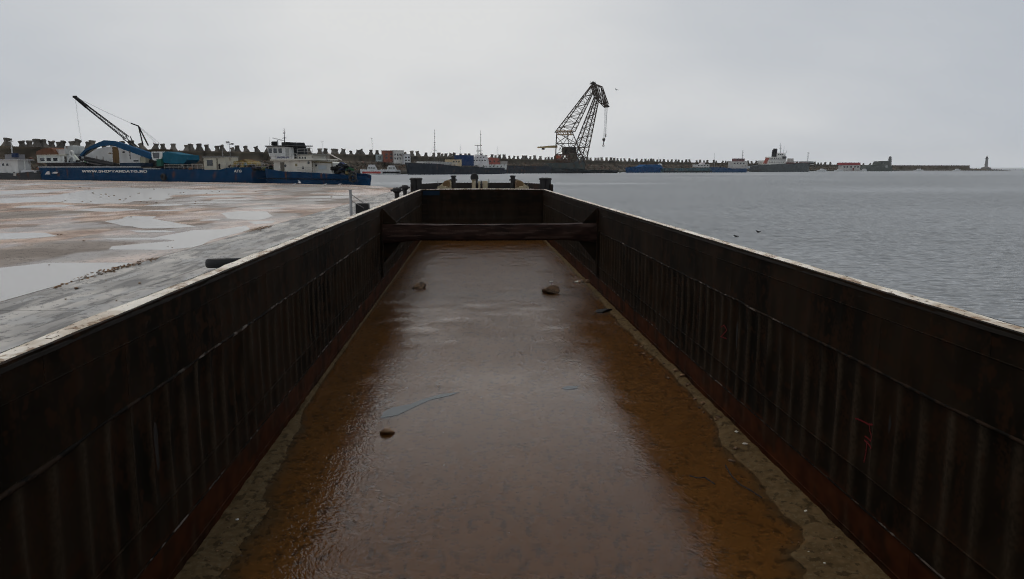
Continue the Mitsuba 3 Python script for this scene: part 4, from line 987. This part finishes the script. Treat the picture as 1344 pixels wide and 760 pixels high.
c.rail('railing', 336, 352, c.Z(344, 221.5), .4); c.rail('railing', 356, 390, c.Z(372, 208.6), .75); c.rail('railing', 391, 411, c.Z(400, 202.2), 1.4)
c.text('name_board', 'SHIPYARD ATG', 364, 380, 205.2, 207.6, .76, (.1, .12, .2))
fu = c.poly('funnel', [(381, 206.5), (377.5, 186.5), (386.5, 186.8), (389.5, 197), (391, 207.5)], 2.6, 5.4, (.02, .022, .024), edge=.6)
c.box('aft_house', 391, 410, 203.4, 211, 1.6, 6.2, (.52, .51, .46), rust=.15, edge=.5); c.windows((394, 397.5, 401), 206, 208.6, 1.6, 1.6, c.key)
c.box('roof', 390, 411.5, 202.2, 203.4, 1.3, 6.5, (.18, .18, .17))
c.mast('mast', 375.2, 169, 191, 3.8, .11, (.1, .1, .1), ((.45, 1.2), (.75, .7))); c.mast('antenna', 391, 185, 202, 3, .03, (.3, .3, .3)); c.mast('antenna', 355.5, 180, 191, 3, .04, (.35, .35, .35)); c.mast('antenna', 424, 186, 214, 4, .04, (.4, .4, .4), ((1, .9),))
c.put('radar', cat(tube((c.X(366, 3), 3, c.Z(366, 191, 3)), (c.X(366, 3), 3, c.Z(366, 184, 3)), .12), tube((c.X(360, 3), 3, c.Z(360, 181.2, 3)), (c.X(374, 3), 3, c.Z(374, 184.5, 3)), .07)), (.4, .4, .4))
c.box('search_light', 357, 362, 185.5, 190.8, 2.4, 3.3, (.02, .02, .02), bev=.15); c.box('vent', 370.5, 378, 186.5, 190.8, 2.2, 3.4, (.03, .03, .03), bev=.1)
ah = c.poly('stern_house', [(411, 228), (411.5, 213.5), (422, 212.2), (435, 214), (436, 229)], 2.2, 6.2, (.50, .50, .46), rust=.15, edge=.5)
c.put('awning_frame', cat([tube((c.X(a, y), y, c.Z(a, 226, y)), (c.X(a, y), y, c.Z(a, b, y)), .08) for a, b in ((410, 212.4), (436, 213.6)) for y in (1.4, 6.8)] + [tube((c.X(a, 1.4), 1.4, c.Z(a, b, 1.4)), (c.X(a, 6.8), 6.8, c.Z(a, b, 6.8)), .08) for a, b in ((410, 212.4), (436, 213.6))] + [tube((c.X(410, y), y, c.Z(410, 212.4, y)), (c.X(436, y), y, c.Z(436, 213.6, y)), .14) for y in (1.4, 6.8)]), (.12, .10, .06)); c.box('hatch', 418, 428, 217, 222.5, 2.13, 2.2, (.4, .45, .48), ah); c.put('porthole', tube((c.X(415.3, 2.2), 2.1, c.Z(415.3, 217.2, 2.2)), (c.X(415.3, 2.2), 2.25, c.Z(415.3, 217.2, 2.2)), .2, n=12), 'glass_dark', ah)
c.put('derrick', tube(pt(c, 431, 201, 4), pt(c, 449, 210.5, 4), .1), (.55, .5, .45)); c.put('derrick', tube(pt(c, 422, 197, 4), pt(c, 432, 213, 4), .06), (.2, .2, .2))
c.rail('railing', 391, 411, c.Z(400, 226.5), .3)
junk(c, 'fore_gear', 333, 358, 217.5, 223, 1, 6, [(.012, .014, .014), (.02, .03, .02), (.1, .11, .05), (.02, .02, .03)], 60, 12)
junk(c, 'aft_gear', 437, 461, 213.5, 231, 1, 7, [(.014, .016, .02), (.02, .08, .035), (.02, .03, .08), (.03, .035, .05), (.015, .015, .015), (.25, .2, .1)], 95, 13)
for k, (a, b) in enumerate(((462, 234.2), (460, 230))):
    put('tyre', c.world(tyre(.75, .3, .45).apply_transform(trimesh.transformations.rotation_matrix(math.pi / 2, (1, .6, 0))).apply_translation((c.X(a), .1 + .4 * k, c.Z(a, b)))), 'rubber', c.key)

# motor boats beyond the tug stern
for a, b, g, lb, bot in ((473, 501, 478, 'white motor boat with a red boot line just past the tug stern', RED), (500, 526, 486, 'white motor boat with a low cabin left of the dark coaster', BLACK)):
    c = Craft('motor_boat', lb, 'boat', a, g, b, g + 3)
    d = b - a
    c.hull([(a, 222.0), (a + d * .5, 223.2), (b, 223)], 5., (.52, .53, .53), bow=.35, both=False)
    c.box('boot_line', a + d * .08, b - d * .05, 225.2, 227.6, .0, 4.8, bot, edge=1.)
    q = c.poly('cabin', [(a + d * .3, 223.5), (a + d * .36, 218.6), (a + d * .72, 218.6), (a + d * .82, 223.5)], .6, 3., WHITE); c.windows([a + d * t for t in (.42, .53, .65)], 219.6, 221.4, .6, d * .08, q)
    c.box('roof', a + d * .38, a + d * .7, 216.2 if g == 478 else 217.2, 218.7, .9, 2.7, (.5, .5, .5)); c.mast('antenna', a + d * .5, 211, 217, 1.5, .04, (.3, .3, .3))

# sheds on the breakwater's quay
for a, b, t, bt, col, lb, nw in ((504.5, 517, 198.2, 213, (.22, .075, .05), 'brick-red shed on the breakwater quay', 2), (517.4, 530.5, 198.0, 214.5, (.50, .49, .46), 'tall white shed with dark window bands beside the brick-red shed', 4), (531, 539, 203, 215.5, (.52, .52, .52), 'narrow white shed behind the bow of the dark coaster', 2), (494, 503, 203.5, 212, (.36, .42, .42), 'pale grey-green shed left of the brick-red shed', 1)):
    c = Craft('shed', lb, 'shed', a, 531, b, 534); w = c.box('wall', a, b, t, bt, 0, 6, col, rust=.15, edge=.8, amp=.4)
    c.box('roof', a - .4, b + .4, t - .8, t, -.3, 6.3, tuple(np.array(col) * .7))
    for k in range(nw):
        f_ = a + (b - a) * (k + .5) / nw
        for lev in (.22, .52): c.box('window', f_ - (b - a) / nw * .26, f_ + (b - a) / nw * .26, lerp(t, bt, lev), lerp(t, bt, lev + .17), -.06, .03, 'glass_dark', w)
for px_, t, lb in ((489, 182, 'lamp pole on the breakwater left of the sheds'), (652.5, 192, 'lattice mast rising behind the red deckhouse'), (604.5, 190, 'faint thin pole on the breakwater behind the dark coaster'), (864, 206.5, 'short thin pole behind the blue ship')):
    g = float(np.interp(px_, tpx, tg)); p, q = spot(px_, 212, g), spot(px_, t, g)
    m = [tube((p[0], p[1], 8), (p[0], p[1], q[2]), .11, .07)] + ([tube((p[0] - .8, p[1], q[2]), (p[0] + .5, p[1], q[2]), .16)] if 'lamp' in lb else [tube((p[0] - .5, p[1], q[2] * f), (p[0] + .5, p[1], q[2] * f), .06) for f in (.7, .85)])
    putc('pole', cat(m), (.16, .16, .165), label=lb, cat_='pole', amp=.1)

# dark coaster
c = Craft('coaster', 'long dark-hulled coaster with a tall bare mast lying by the breakwater', 'ship', 541, 480, 668, 548)
c.hull([(541, 213.2), (552, 214), (575, 215), (600, 218), (640, 220.2), (668, 220)], 12, (.02, .026, .034), bow=.2, rake0=.08, kw=dict(amp=.5, rust=.12))
c.poly('hatch', [(556, 215.5), (557, 211.8), (578, 212.2), (600, 213.6), (601, 217.5)], 2.5, 9.5, (.42, .42, .40), rust=.25, edge=1.2)
w = c.box('deckhouse', 593, 606, 209.4, 218.5, 2.5, 9, (.48, .38, .24), rust=.2, edge=1.); c.windows((595.5, 599, 602.5), 211, 213, 2.5, 2, w)
c.box('blue_house', 606, 622, 203.6, 217.5, 3, 10, (.012, .035, .10), edge=1.2)
c.box('hatch', 577, 594, 212.6, 217.5, 2.5, 9, (.24, .25, .23), edge=1.2, rust=.3)
c.mast('mast', 571, 170, 214, 6, .24, (.10, .10, .10), ((.38, 2.4), (.62, 1.6), (.8, .9)))
c.put('mast_stay', cat([tube(pt(c, 571, 190, 6), pt(c, a, 213, y), .05, n=4) for a, y in ((560, 2), (560, 10), (578, 2), (578, 10))]), (.25, .25, .25), kind='stuff')
c.rail('railing', 544, 560, c.Z(550, 214), .8, r=.05); junk(c, 'deck_gear', 606, 640, 216, 221, 1, 5, [(.05, .08, .07), (.1, .11, .1), (.02, .02, .03), (.2, .2, .19)], 40, 15)
# white pilot ship with the red house
c = Craft('service_ship', 'white rounded superstructure with red house of the service ship behind the coaster', 'ship', 612, 560, 668, 572)
c.hull([(612, 221), (640, 221.5), (668, 220.5)], 12, (.03, .035, .045), bow=.2)
w = c.poly('superstructure', [(617.5, 217), (619, 212), (621, 207.5), (625, 204.2), (632, 203.2), (639, 204.5), (641.5, 210), (642, 221)], 2, 9, (.58, .56, .56), edge=1., amp=.3)
c.windows((622.5, 626, 629.5, 633, 636.5), 209.8, 211.2, 2, 2, w); c.windows((627, 631, 635), 206, 207.2, 2, 2, w)
r_ = c.poly('red_house', [(640, 216.5), (640, 208), (645, 206.5), (655, 208), (656.5, 216.5)], 3, 9, (.28, .085, .065), edge=1., rust=.1); c.windows((643.5, 649, 654), 211, 213, 3, 2, r_)
c.box('lower_house', 639, 665, 215.8, 222.5, 2, 10, (.52, .54, .52), rust=.25, edge=1.); c.windows((643, 648, 653, 658), 217.6, 219, 2, 2, c.key)
c.box('stern_house', 657, 666, 211.5, 217, 3, 9, (.3, .28, .25), rust=.3, edge=1.)
c.mast('mast', 631.2, 171.5, 204, 5, .26, (.13, .13, .13), ((.2, 2.5), (.4, 2.), (.62, 1.4), (.85, 1.0))); c.mast('mast', 627.5, 190.5, 206, 5, .4, (.1, .1, .1), ((.98, 5.), (.5, 3.)))

# dark pontoons and the floating crane
c = Craft('dark_pontoon', 'long low dark pontoon carrying rusty gear left of the floating crane', 'barge', 655, 600, 728, 628)
c.hull([(655, 217.5), (700, 218), (728, 218.5)], 14, (.022, .028, .036), bow=.05, kw=dict(amp=.5, rust=.3))
junk(c, 'deck_gear', 657, 727, 213.5, 218.5, 2, 10, [(.12, .05, .03), (.05, .05, .05), (.16, .12, .09), (.04, .06, .06)], 90, 17)
c = Craft('floating_crane', 'huge lattice floating crane with a hanging hook standing on a dark pontoon', 'floating crane', 700, 640, 817, 655)
c.hull([(700, 221.0), (760, 221.2), (770, 223), (817, 223.5)], 26, (.018, .024, .027), bow=.04, kw=dict(amp=.6, rust=.15), part='pontoon')
c.put('tyre_fender', cat([tyre(.9, .4, .6).apply_transform(trimesh.transformations.rotation_matrix(math.pi / 2, (1, 0, 0))).apply_translation((c.X(a), -.3, 1.4)) for a in range(704, 816, 5)]), (.015, .015, .015), kind='stuff')
ya, yb, ym = 4., 20., 12.
STEEL = (.060, .045, .034); DKS = (.03, .026, .022)
Pm = lambda px_, py: pt(c, px_, py, ym)
def truss(l, r, n, rr, w0, w1): return lattice(Pm(*l[0]), Pm(*r[0]), Pm(*l[1]), Pm(*r[1]), n, rr, w0, w1, rr * .5)
c.put('back_stay', truss(((730.6, 173.5), (774.5, 112.5)), ((750.8, 173.5), (777.5, 119)), 9, .42, 15, 4), STEEL, kind='stuff')
c.put('jib', truss(((754, 200), (779.5, 127)), ((766.8, 208), (783.8, 128)), 11, .48, 15, 5), STEEL, kind='stuff')
c.put('jib_foot', cat([tube(pt(c, a, b, y), pt(c, 764, 219, y), .5) for a, b in ((754, 200), (766.8, 208)) for y in (ya + 1, yb - 1)]), STEEL)
c.put('jib_head', cat(truss(((779.5, 127), (793.0, 141)), ((777, 110), (788, 114.5)), 4, .45, 5, 4), truss(((793.0, 141), (794.0, 140.5)), ((788, 114.5), (796.3, 137)), 5, .4, 4, 3), truss(((774.5, 112.5), (779.5, 127)), ((777.5, 108.5), (784, 128)), 4, .5, 4, 5)), STEEL, kind='stuff')
c.put('head_sheave', cat([tube(pt(c, a, b, ym - 2), pt(c, a, b, ym + 2), q, n=14) for a, b, q in ((776.5, 109.3, 1.5), (795.2, 139.2, 1.4), (797.4, 139.8, .7))]), DKS)
c.put('top_platform', cat(box(Pm(773.5, 108)[0], Pm(779, 108)[0], ym - 3, ym + 3, Pm(776, 110.4)[2], Pm(776, 109.2)[2]), [tube(Pm(a, 110), Pm(b, 106.8), .18, n=5) for a, b in ((774, 773.5), (776.5, 777.8), (779, 779.4))]), DKS)
# portal tower
tw = []
for y in (ya, yb):
    tl, tr_, bl, br = pt(c, 730.3, 174, y), pt(c, 750.8, 174, y), pt(c, 728.5, 217, y), pt(c, 769, 217, y)
    tw += [tube(tl, bl, .5), tube(tr_, br, .5)]
    n = 3
    for k in range(n):
        a, b, d, e = lerp(tl, bl, k / n), lerp(tr_, br, k / n), lerp(tl, bl, (k + 1) / n), lerp(tr_, br, (k + 1) / n)
        tw += [tube(a, e, .3), tube(b, d, .3), tube(d, e, .34)]
    tw += [tube(pt(c, 744, 174, y), pt(c, 749, 216, y), .35), tube(pt(c, 737, 186, y), pt(c, 739, 216, y), .3)] + [tube(pt(c, a, b, y), pt(c, d, e, y), .24) for a, b, d, e in ((731, 180, 748, 200), (746, 178, 733, 198), (738, 176, 757, 196), (752, 180, 742, 206), (755, 188, 767, 212), (764, 200, 750, 216), (734, 194, 752, 214), (757, 200, 745, 214))]
for a, b in ((730.3, 174), (750.8, 174), (729.4, 196), (760, 196)): tw += [tube(pt(c, a, b, ya), pt(c, a, b, yb), .35)]
c.put('portal_tower', cat(tw), STEEL, kind='stuff')
m = [tube(pt(c, a, b, y), pt(c, a2, b, y), .45) for a, a2, b in ((730, 751.5, 171.8), (730, 751.5, 176.8)) for y in (ya, yb)] + [tube(pt(c, a, 171.8, y), pt(c, a + 3, 176.8, y), .4) for a in np.arange(730.5, 749, 3.2) for y in (ya, yb)]
c.put('top_frame', cat(m), (.30, .20, .11), kind='stuff')
c.box('winch_house', 741, 756, 193, 204, 8, 16, (.03, .026, .022), rust=.3, edge=2.); c.box('machine_house', 720, 768, 214, 222.5, 2, 22, (.045, .058, .055), rust=.3, edge=2., amp=.5); c.box('engine_house', 748, 757.5, 201, 217, 5, 12, (.11, .10, .075), rust=.3, edge=1.5, amp=.4)
ck = []
for i in range(8):
    for j in range(5):
        if (i + j) % 2: ck.append(box(c.X(727.5 + i * 2.5, ya), c.X(729.9 + i * 2.5, ya), ya - .4, ya + 1, c.Z(735, 204.3 + j * 2.2, ya), c.Z(735, 202.2 + j * 2.2, ya)))
c.put('ballast_rack', cat(ck + [box(c.X(727, 6), c.X(748, 6), 6, 18, c.Z(735, 214, 6), c.Z(735, 212.8, 6))]), (.075, .04, .03), kind='stuff', rust=.4)
c.box('red_panel', 729.5, 736, 204, 207.8, ya - .8, ya - .4, (.28, .07, .035), rust=.2, edge=1.)
c.poly('side_beam', [(706, 194.2), (706.2, 192.6), (720, 191.4), (731, 190.6), (731.5, 194), (720, 194)], 10, 13, (.36, .26, .12), rust=.15, edge=1.5)
c.put('beam_trolley', cat(box(c.X(711.5, 11), c.X(714.5, 11), 10.5, 12.5, c.Z(713, 196.6, 11), c.Z(713, 194.2, 11))), (.02, .02, .02))
c.put('stern_gear', cat([tube(pt(c, a, 222, y), pt(c, a + 4, 206, y), .35) for a in (756, 762) for y in (4, 12)] + [box(c.X(754, 3), c.X(767, 3), 3, 12, c.Z(760, 222, 3), c.Z(760, 212, 3))]), (.05, .06, .065), rust=.2, edge=2.)
for a, a2 in ((792.6, 791.6), (793.6, 793.0), (794.6, 794.4), (795.6, 794.0)): c.put('hoist_rope', tube(Pm(a, 141.5), Pm(a2, 182 if a < 794 else 177), .13, n=5), (.33, .34, .34))
c.put('hook_block', cat(tube(pt(c, 791.7, 183.4, ym - .8), pt(c, 791.7, 183.4, ym + .8), 1.35, n=14), tube(Pm(791.7, 184.5), Pm(791.6, 190.8), .42), [tube(pt(c, 791.6, 190.3, ym) + np.array([.9 * math.cos(t), 0, .9 * math.sin(t) - .4]), pt(c, 791.6, 190.3, ym) + np.array([.9 * math.cos(t + .6), 0, .9 * math.sin(t + .6) - .4]), .28) for t in np.arange(2.6, 6.0, .55)]), (.015, .015, .015))
c.put('small_hook', cat(tube(Pm(794.2, 176.5), Pm(794.2, 180.2), .6, .35, n=8)), (.015, .015, .015))
junk(c, 'deck_gear', 770, 814, 221, 224, 2, 20, [(.03, .035, .04), (.06, .05, .04), (.1, .09, .08)], 40, 19)
junk(c, 'tower_gear', 730, 768, 198, 217, 4, 18, [(.03, .026, .02), (.06, .045, .03), (.05, .055, .055), (.25, .24, .22)], 170, 20)

# blue ship, grey lighter, white-housed boat
c = Craft('blue_ship', 'bright blue covered barge moored right of the floating crane', 'barge', 827, 690, 873, 715)
c.hull([(827, 220.2), (845, 218.6), (873, 220.5)], 11, (.008, .045, .12), bow=.25, kw=dict(amp=.4)); c.poly('cargo_cover', [(838, 221), (847, 216.2), (866, 215.8), (871, 221)], 1.5, 9.5, (.010, .065, .17), edge=2.); c.put('white_dome', trimesh.creation.icosphere(2).apply_scale((2.4, 2, 1.)).apply_translation((c.X(866, 5), 5, c.Z(866, 216.2, 5))), WHITE)
c = Craft('grey_lighter', 'low grey-green lighter with a small white wheelhouse between two blue craft', 'barge', 871, 720, 938, 745)
c.hull([(871, 220.8), (905, 220.8), (938, 219.8)], 10, (.06, .11, .125), bow=.08, kw=dict(amp=.8, rust=.4)); c.box('boot_line', 872, 937, 224.2, 227, -.1, .4, (.03, .035, .04), edge=3.)
w = c.box('wheelhouse', 914, 931, 215.8, 219.6, 2, 8, (.5, .49, .47), edge=1.5); c.poly('roof_house', [(920, 215.8), (921, 214), (924.5, 213), (925.5, 215.8)], 3, 7, (.55, .5, .5)); c.windows((917, 921, 925, 928.5), 216.6, 218, 2, 1.8, w); c.mast('mast', 937.2, 200.5, 220, 4, .2, (.3, .3, .3))
c = Craft('harbour_launch', 'blue-hulled launch with a cream deckhouse and dark mast', 'boat', 935, 740, 985, 770)
c.hull([(935, 219.3), (950, 219.8), (962, 221.2), (985, 221)], 9, (.02, .055, .12), bow=.2, kw=dict(amp=.4)); w = c.box('deckhouse', 961, 981, 211.8, 221.5, 1.5, 7, (.46, .44, .41), rust=.1, edge=1.5); c.windows((964, 968, 972, 976), 213.6, 215.4, 1.5, 2, w)
c.box('bridge', 965, 977, 208, 211.8, 2, 6.5, (.16, .08, .08), edge=1.5); c.windows((967.5, 971, 974.5), 208.8, 210.4, 2, 1.8, c.key); c.mast('mast', 974, 197, 208.5, 4, .3, (.12, .11, .12), ((.4, 3.), (.7, 1.8))); c.box('stern_locker', 977, 984.5, 218, 221, 1.5, 6, (.4, .42, .44))

# grey cargo ship
c = Craft('cargo_ship', 'grey-hulled cargo ship with white superstructure and black funnel far out', 'ship', 995, 860, 1069, 900)
c.hull([(995, 217.2), (1006, 216.2), (1030, 214.8), (1069, 213.4)], 15, (.075, .085, .088), bow=.2, both=False, rake1=.08, kw=dict(amp=.35, rust=.1))
c.box('red_rail', 1032, 1060, 213.2, 214.8, 1, 13, (.13, .035, .03), edge=3.)
w = c.box('lower_deckhouse', 1004.5, 1032, 210.6, 216, 2, 13, (.62, .61, .57), rust=.2, edge=1.5); c.windows(np.arange(1010, 1031, 3.), 212.2, 213.6, 2, 1.6, w)
w = c.box('upper_deckhouse', 1011, 1031, 205.8, 210.6, 3, 12, (.66, .65, .61), rust=.1, edge=1.5); c.windows(np.arange(1013, 1030, 2.8), 207.2, 208.6, 3, 1.5, w)
w = c.poly('bridge', [(1019, 205.8), (1019.5, 200.4), (1029, 201.2), (1030.5, 205.8)], 4, 11, (.68, .67, .64), rust=.05, edge=1.5); c.windows((1021, 1023.6, 1026.2), 202, 203.6, 4, 1.7, w)
c.box('bridge_wing', 1008, 1013, 207.4, 208.2, 2.2, 4, (.35, .34, .32)); c.rail('railing', 1005, 1031, c.Z(1018, 210.6), 2.1, r=.12, h=1.6); c.rail('railing', 1033, 1066, c.Z(1050, 213.4), 1., r=.12, h=1.6)
c.poly('funnel', [(1014.6, 205.8), (1015.6, 197), (1017.4, 195), (1018.9, 196.2), (1018.2, 205.8)], 2.4, 6, (.012, .013, .014)); c.poly('red_boat', [(1002.5, 214.5), (1006, 207), (1009, 207.5), (1006, 215)], .5, 2.2, (.32, .09, .07), label='red free-fall lifeboat at the stern')
c.mast('mast', 1023, 187.5, 201, 6, .35, (.22, .23, .23), ((.4, 4.), (.75, 3.))); c.mast('aerial', 1012, 196, 206, 5, .15, (.3, .3, .3)); c.put('derrick', tube(pt(c, 1028, 207, 4), pt(c, 1031.5, 198, 4), .25), (.3, .3, .3)); c.mast('mast', 1059.5, 200, 214, 7, .45, (.36, .37, .37), ((.6, 2.), (.95, 3.))); c.box('crane_house', 1036, 1041, 208, 213.4, 5, 9, (.42, .40, .37)); c.box('bow_house', 1056, 1068, 211.9, 213.5, 4, 10, (.4, .41, .41)); c.mast('mast', 1027.5, 192, 201, 7, .2, (.3, .3, .3))
c.box('dark_house', 1027, 1031.5, 205.2, 208, 1.8, 6, (.05, .05, .055)); c.box('dark_gap', 1063, 1068, 213.4, 215.4, -.1, 1.5, (.03, .03, .03))
# boats and the red-roofed station
for a, b, g, lb in ((1074, 1086, 950, 'small white launch moored right of the grey cargo ship'), (1097, 1108, 1050, 'small white boat left of the red-roofed station'), (1131, 1139, 1080, 'small white boat right of the red-roofed station'), (1252, 1262, 1290, 'small white boat at the tail of the breakwater'), (1201, 1213, 1240, 'low pale boat under the plain end of the breakwater')):
    c = Craft('white_launch', lb, 'boat', a, g, b, g + 3); k = g * .00098; d = b - a
    c.hull([(a, 223.4), (b, 222.6)], 3.5, (.5, .51, .51), bow=.35, both=False); c.poly('cabin', [(a + d * .25, 223.4), (a + d * .32, 221.6), (a + d * .65, 221.6), (a + d * .75, 223.4)], .6, 2.9, (.52, .52, .52))
c = Craft('station_house', 'white station house with a long red roof on the far breakwater quay', 'building', 1105, 1075, 1130, 1080)
w = c.box('wall', 1105, 1129, 215, 224.3, 0, 9, (.42, .40, .38), edge=2., amp=.5); c.poly('roof', [(1104, 216.6), (1105, 213.4), (1128.5, 213.4), (1129.5, 216.6)], -.6, 9.6, (.26, .045, .05)); c.windows((1108, 1112, 1117, 1122, 1126), 218, 220.2, 0, 2, w); c.box('door', 1119, 1121, 220.5, 224, -.08, 0, (.15, .05, .04), w)
c = Craft('pilot_station', 'dark flat-roofed pilot station with a lamp tower on the far breakwater', 'building', 1136, 1130, 1172, 1145)
w = c.poly('wall', [(1136.5, 225), (1138, 217.5), (1146, 216.5), (1153.5, 216), (1153.8, 211.6), (1165, 211.2), (1166.5, 217), (1171, 219), (1171.5, 225)], 0, 12, (.085, .095, .085), edge=2.5, amp=.5); c.windows((1157, 1160.5), 213, 214.6, 0, 2, w); c.box('pale_panel', 1162, 1165, 216.8, 220, -.1, 0, (.3, .31, .3), w)
c.put('tower', lathe([(0, 8), (2.6, 8), (2.2, c.Z(1167, 209.2)), (3.1, c.Z(1167, 209)), (3.1, c.Z(1167, 208.2)), (1.7, c.Z(1167, 208)), (1.7, c.Z(1167, 206.4)), (2.3, c.Z(1167, 206.2)), (0, c.Z(1167, 204.8))], 18).apply_translation((c.X(1167.3, 3), 3, 0)), (.14, .145, .145), edge=2.)
junk(c, 'quay_rocks', 1138, 1175, 221.5, 226, -4, 2, [(.07, .075, .065), (.1, .1, .085)], 60, 23)

# ---------------------------------------------------------------- haze
scene['haze'] = {'type': 'cube', 'to_world': T().translate([0, 1550, 46]).scale([4100, 2550, 59]), 'bsdf': {'type': 'null'}, 'interior': {'type': 'ref', 'id': 'haze_air'}}
labels['haze'] = {'label': 'thin grey sea haze over the whole harbour', 'category': 'haze', 'kind': 'stuff'}
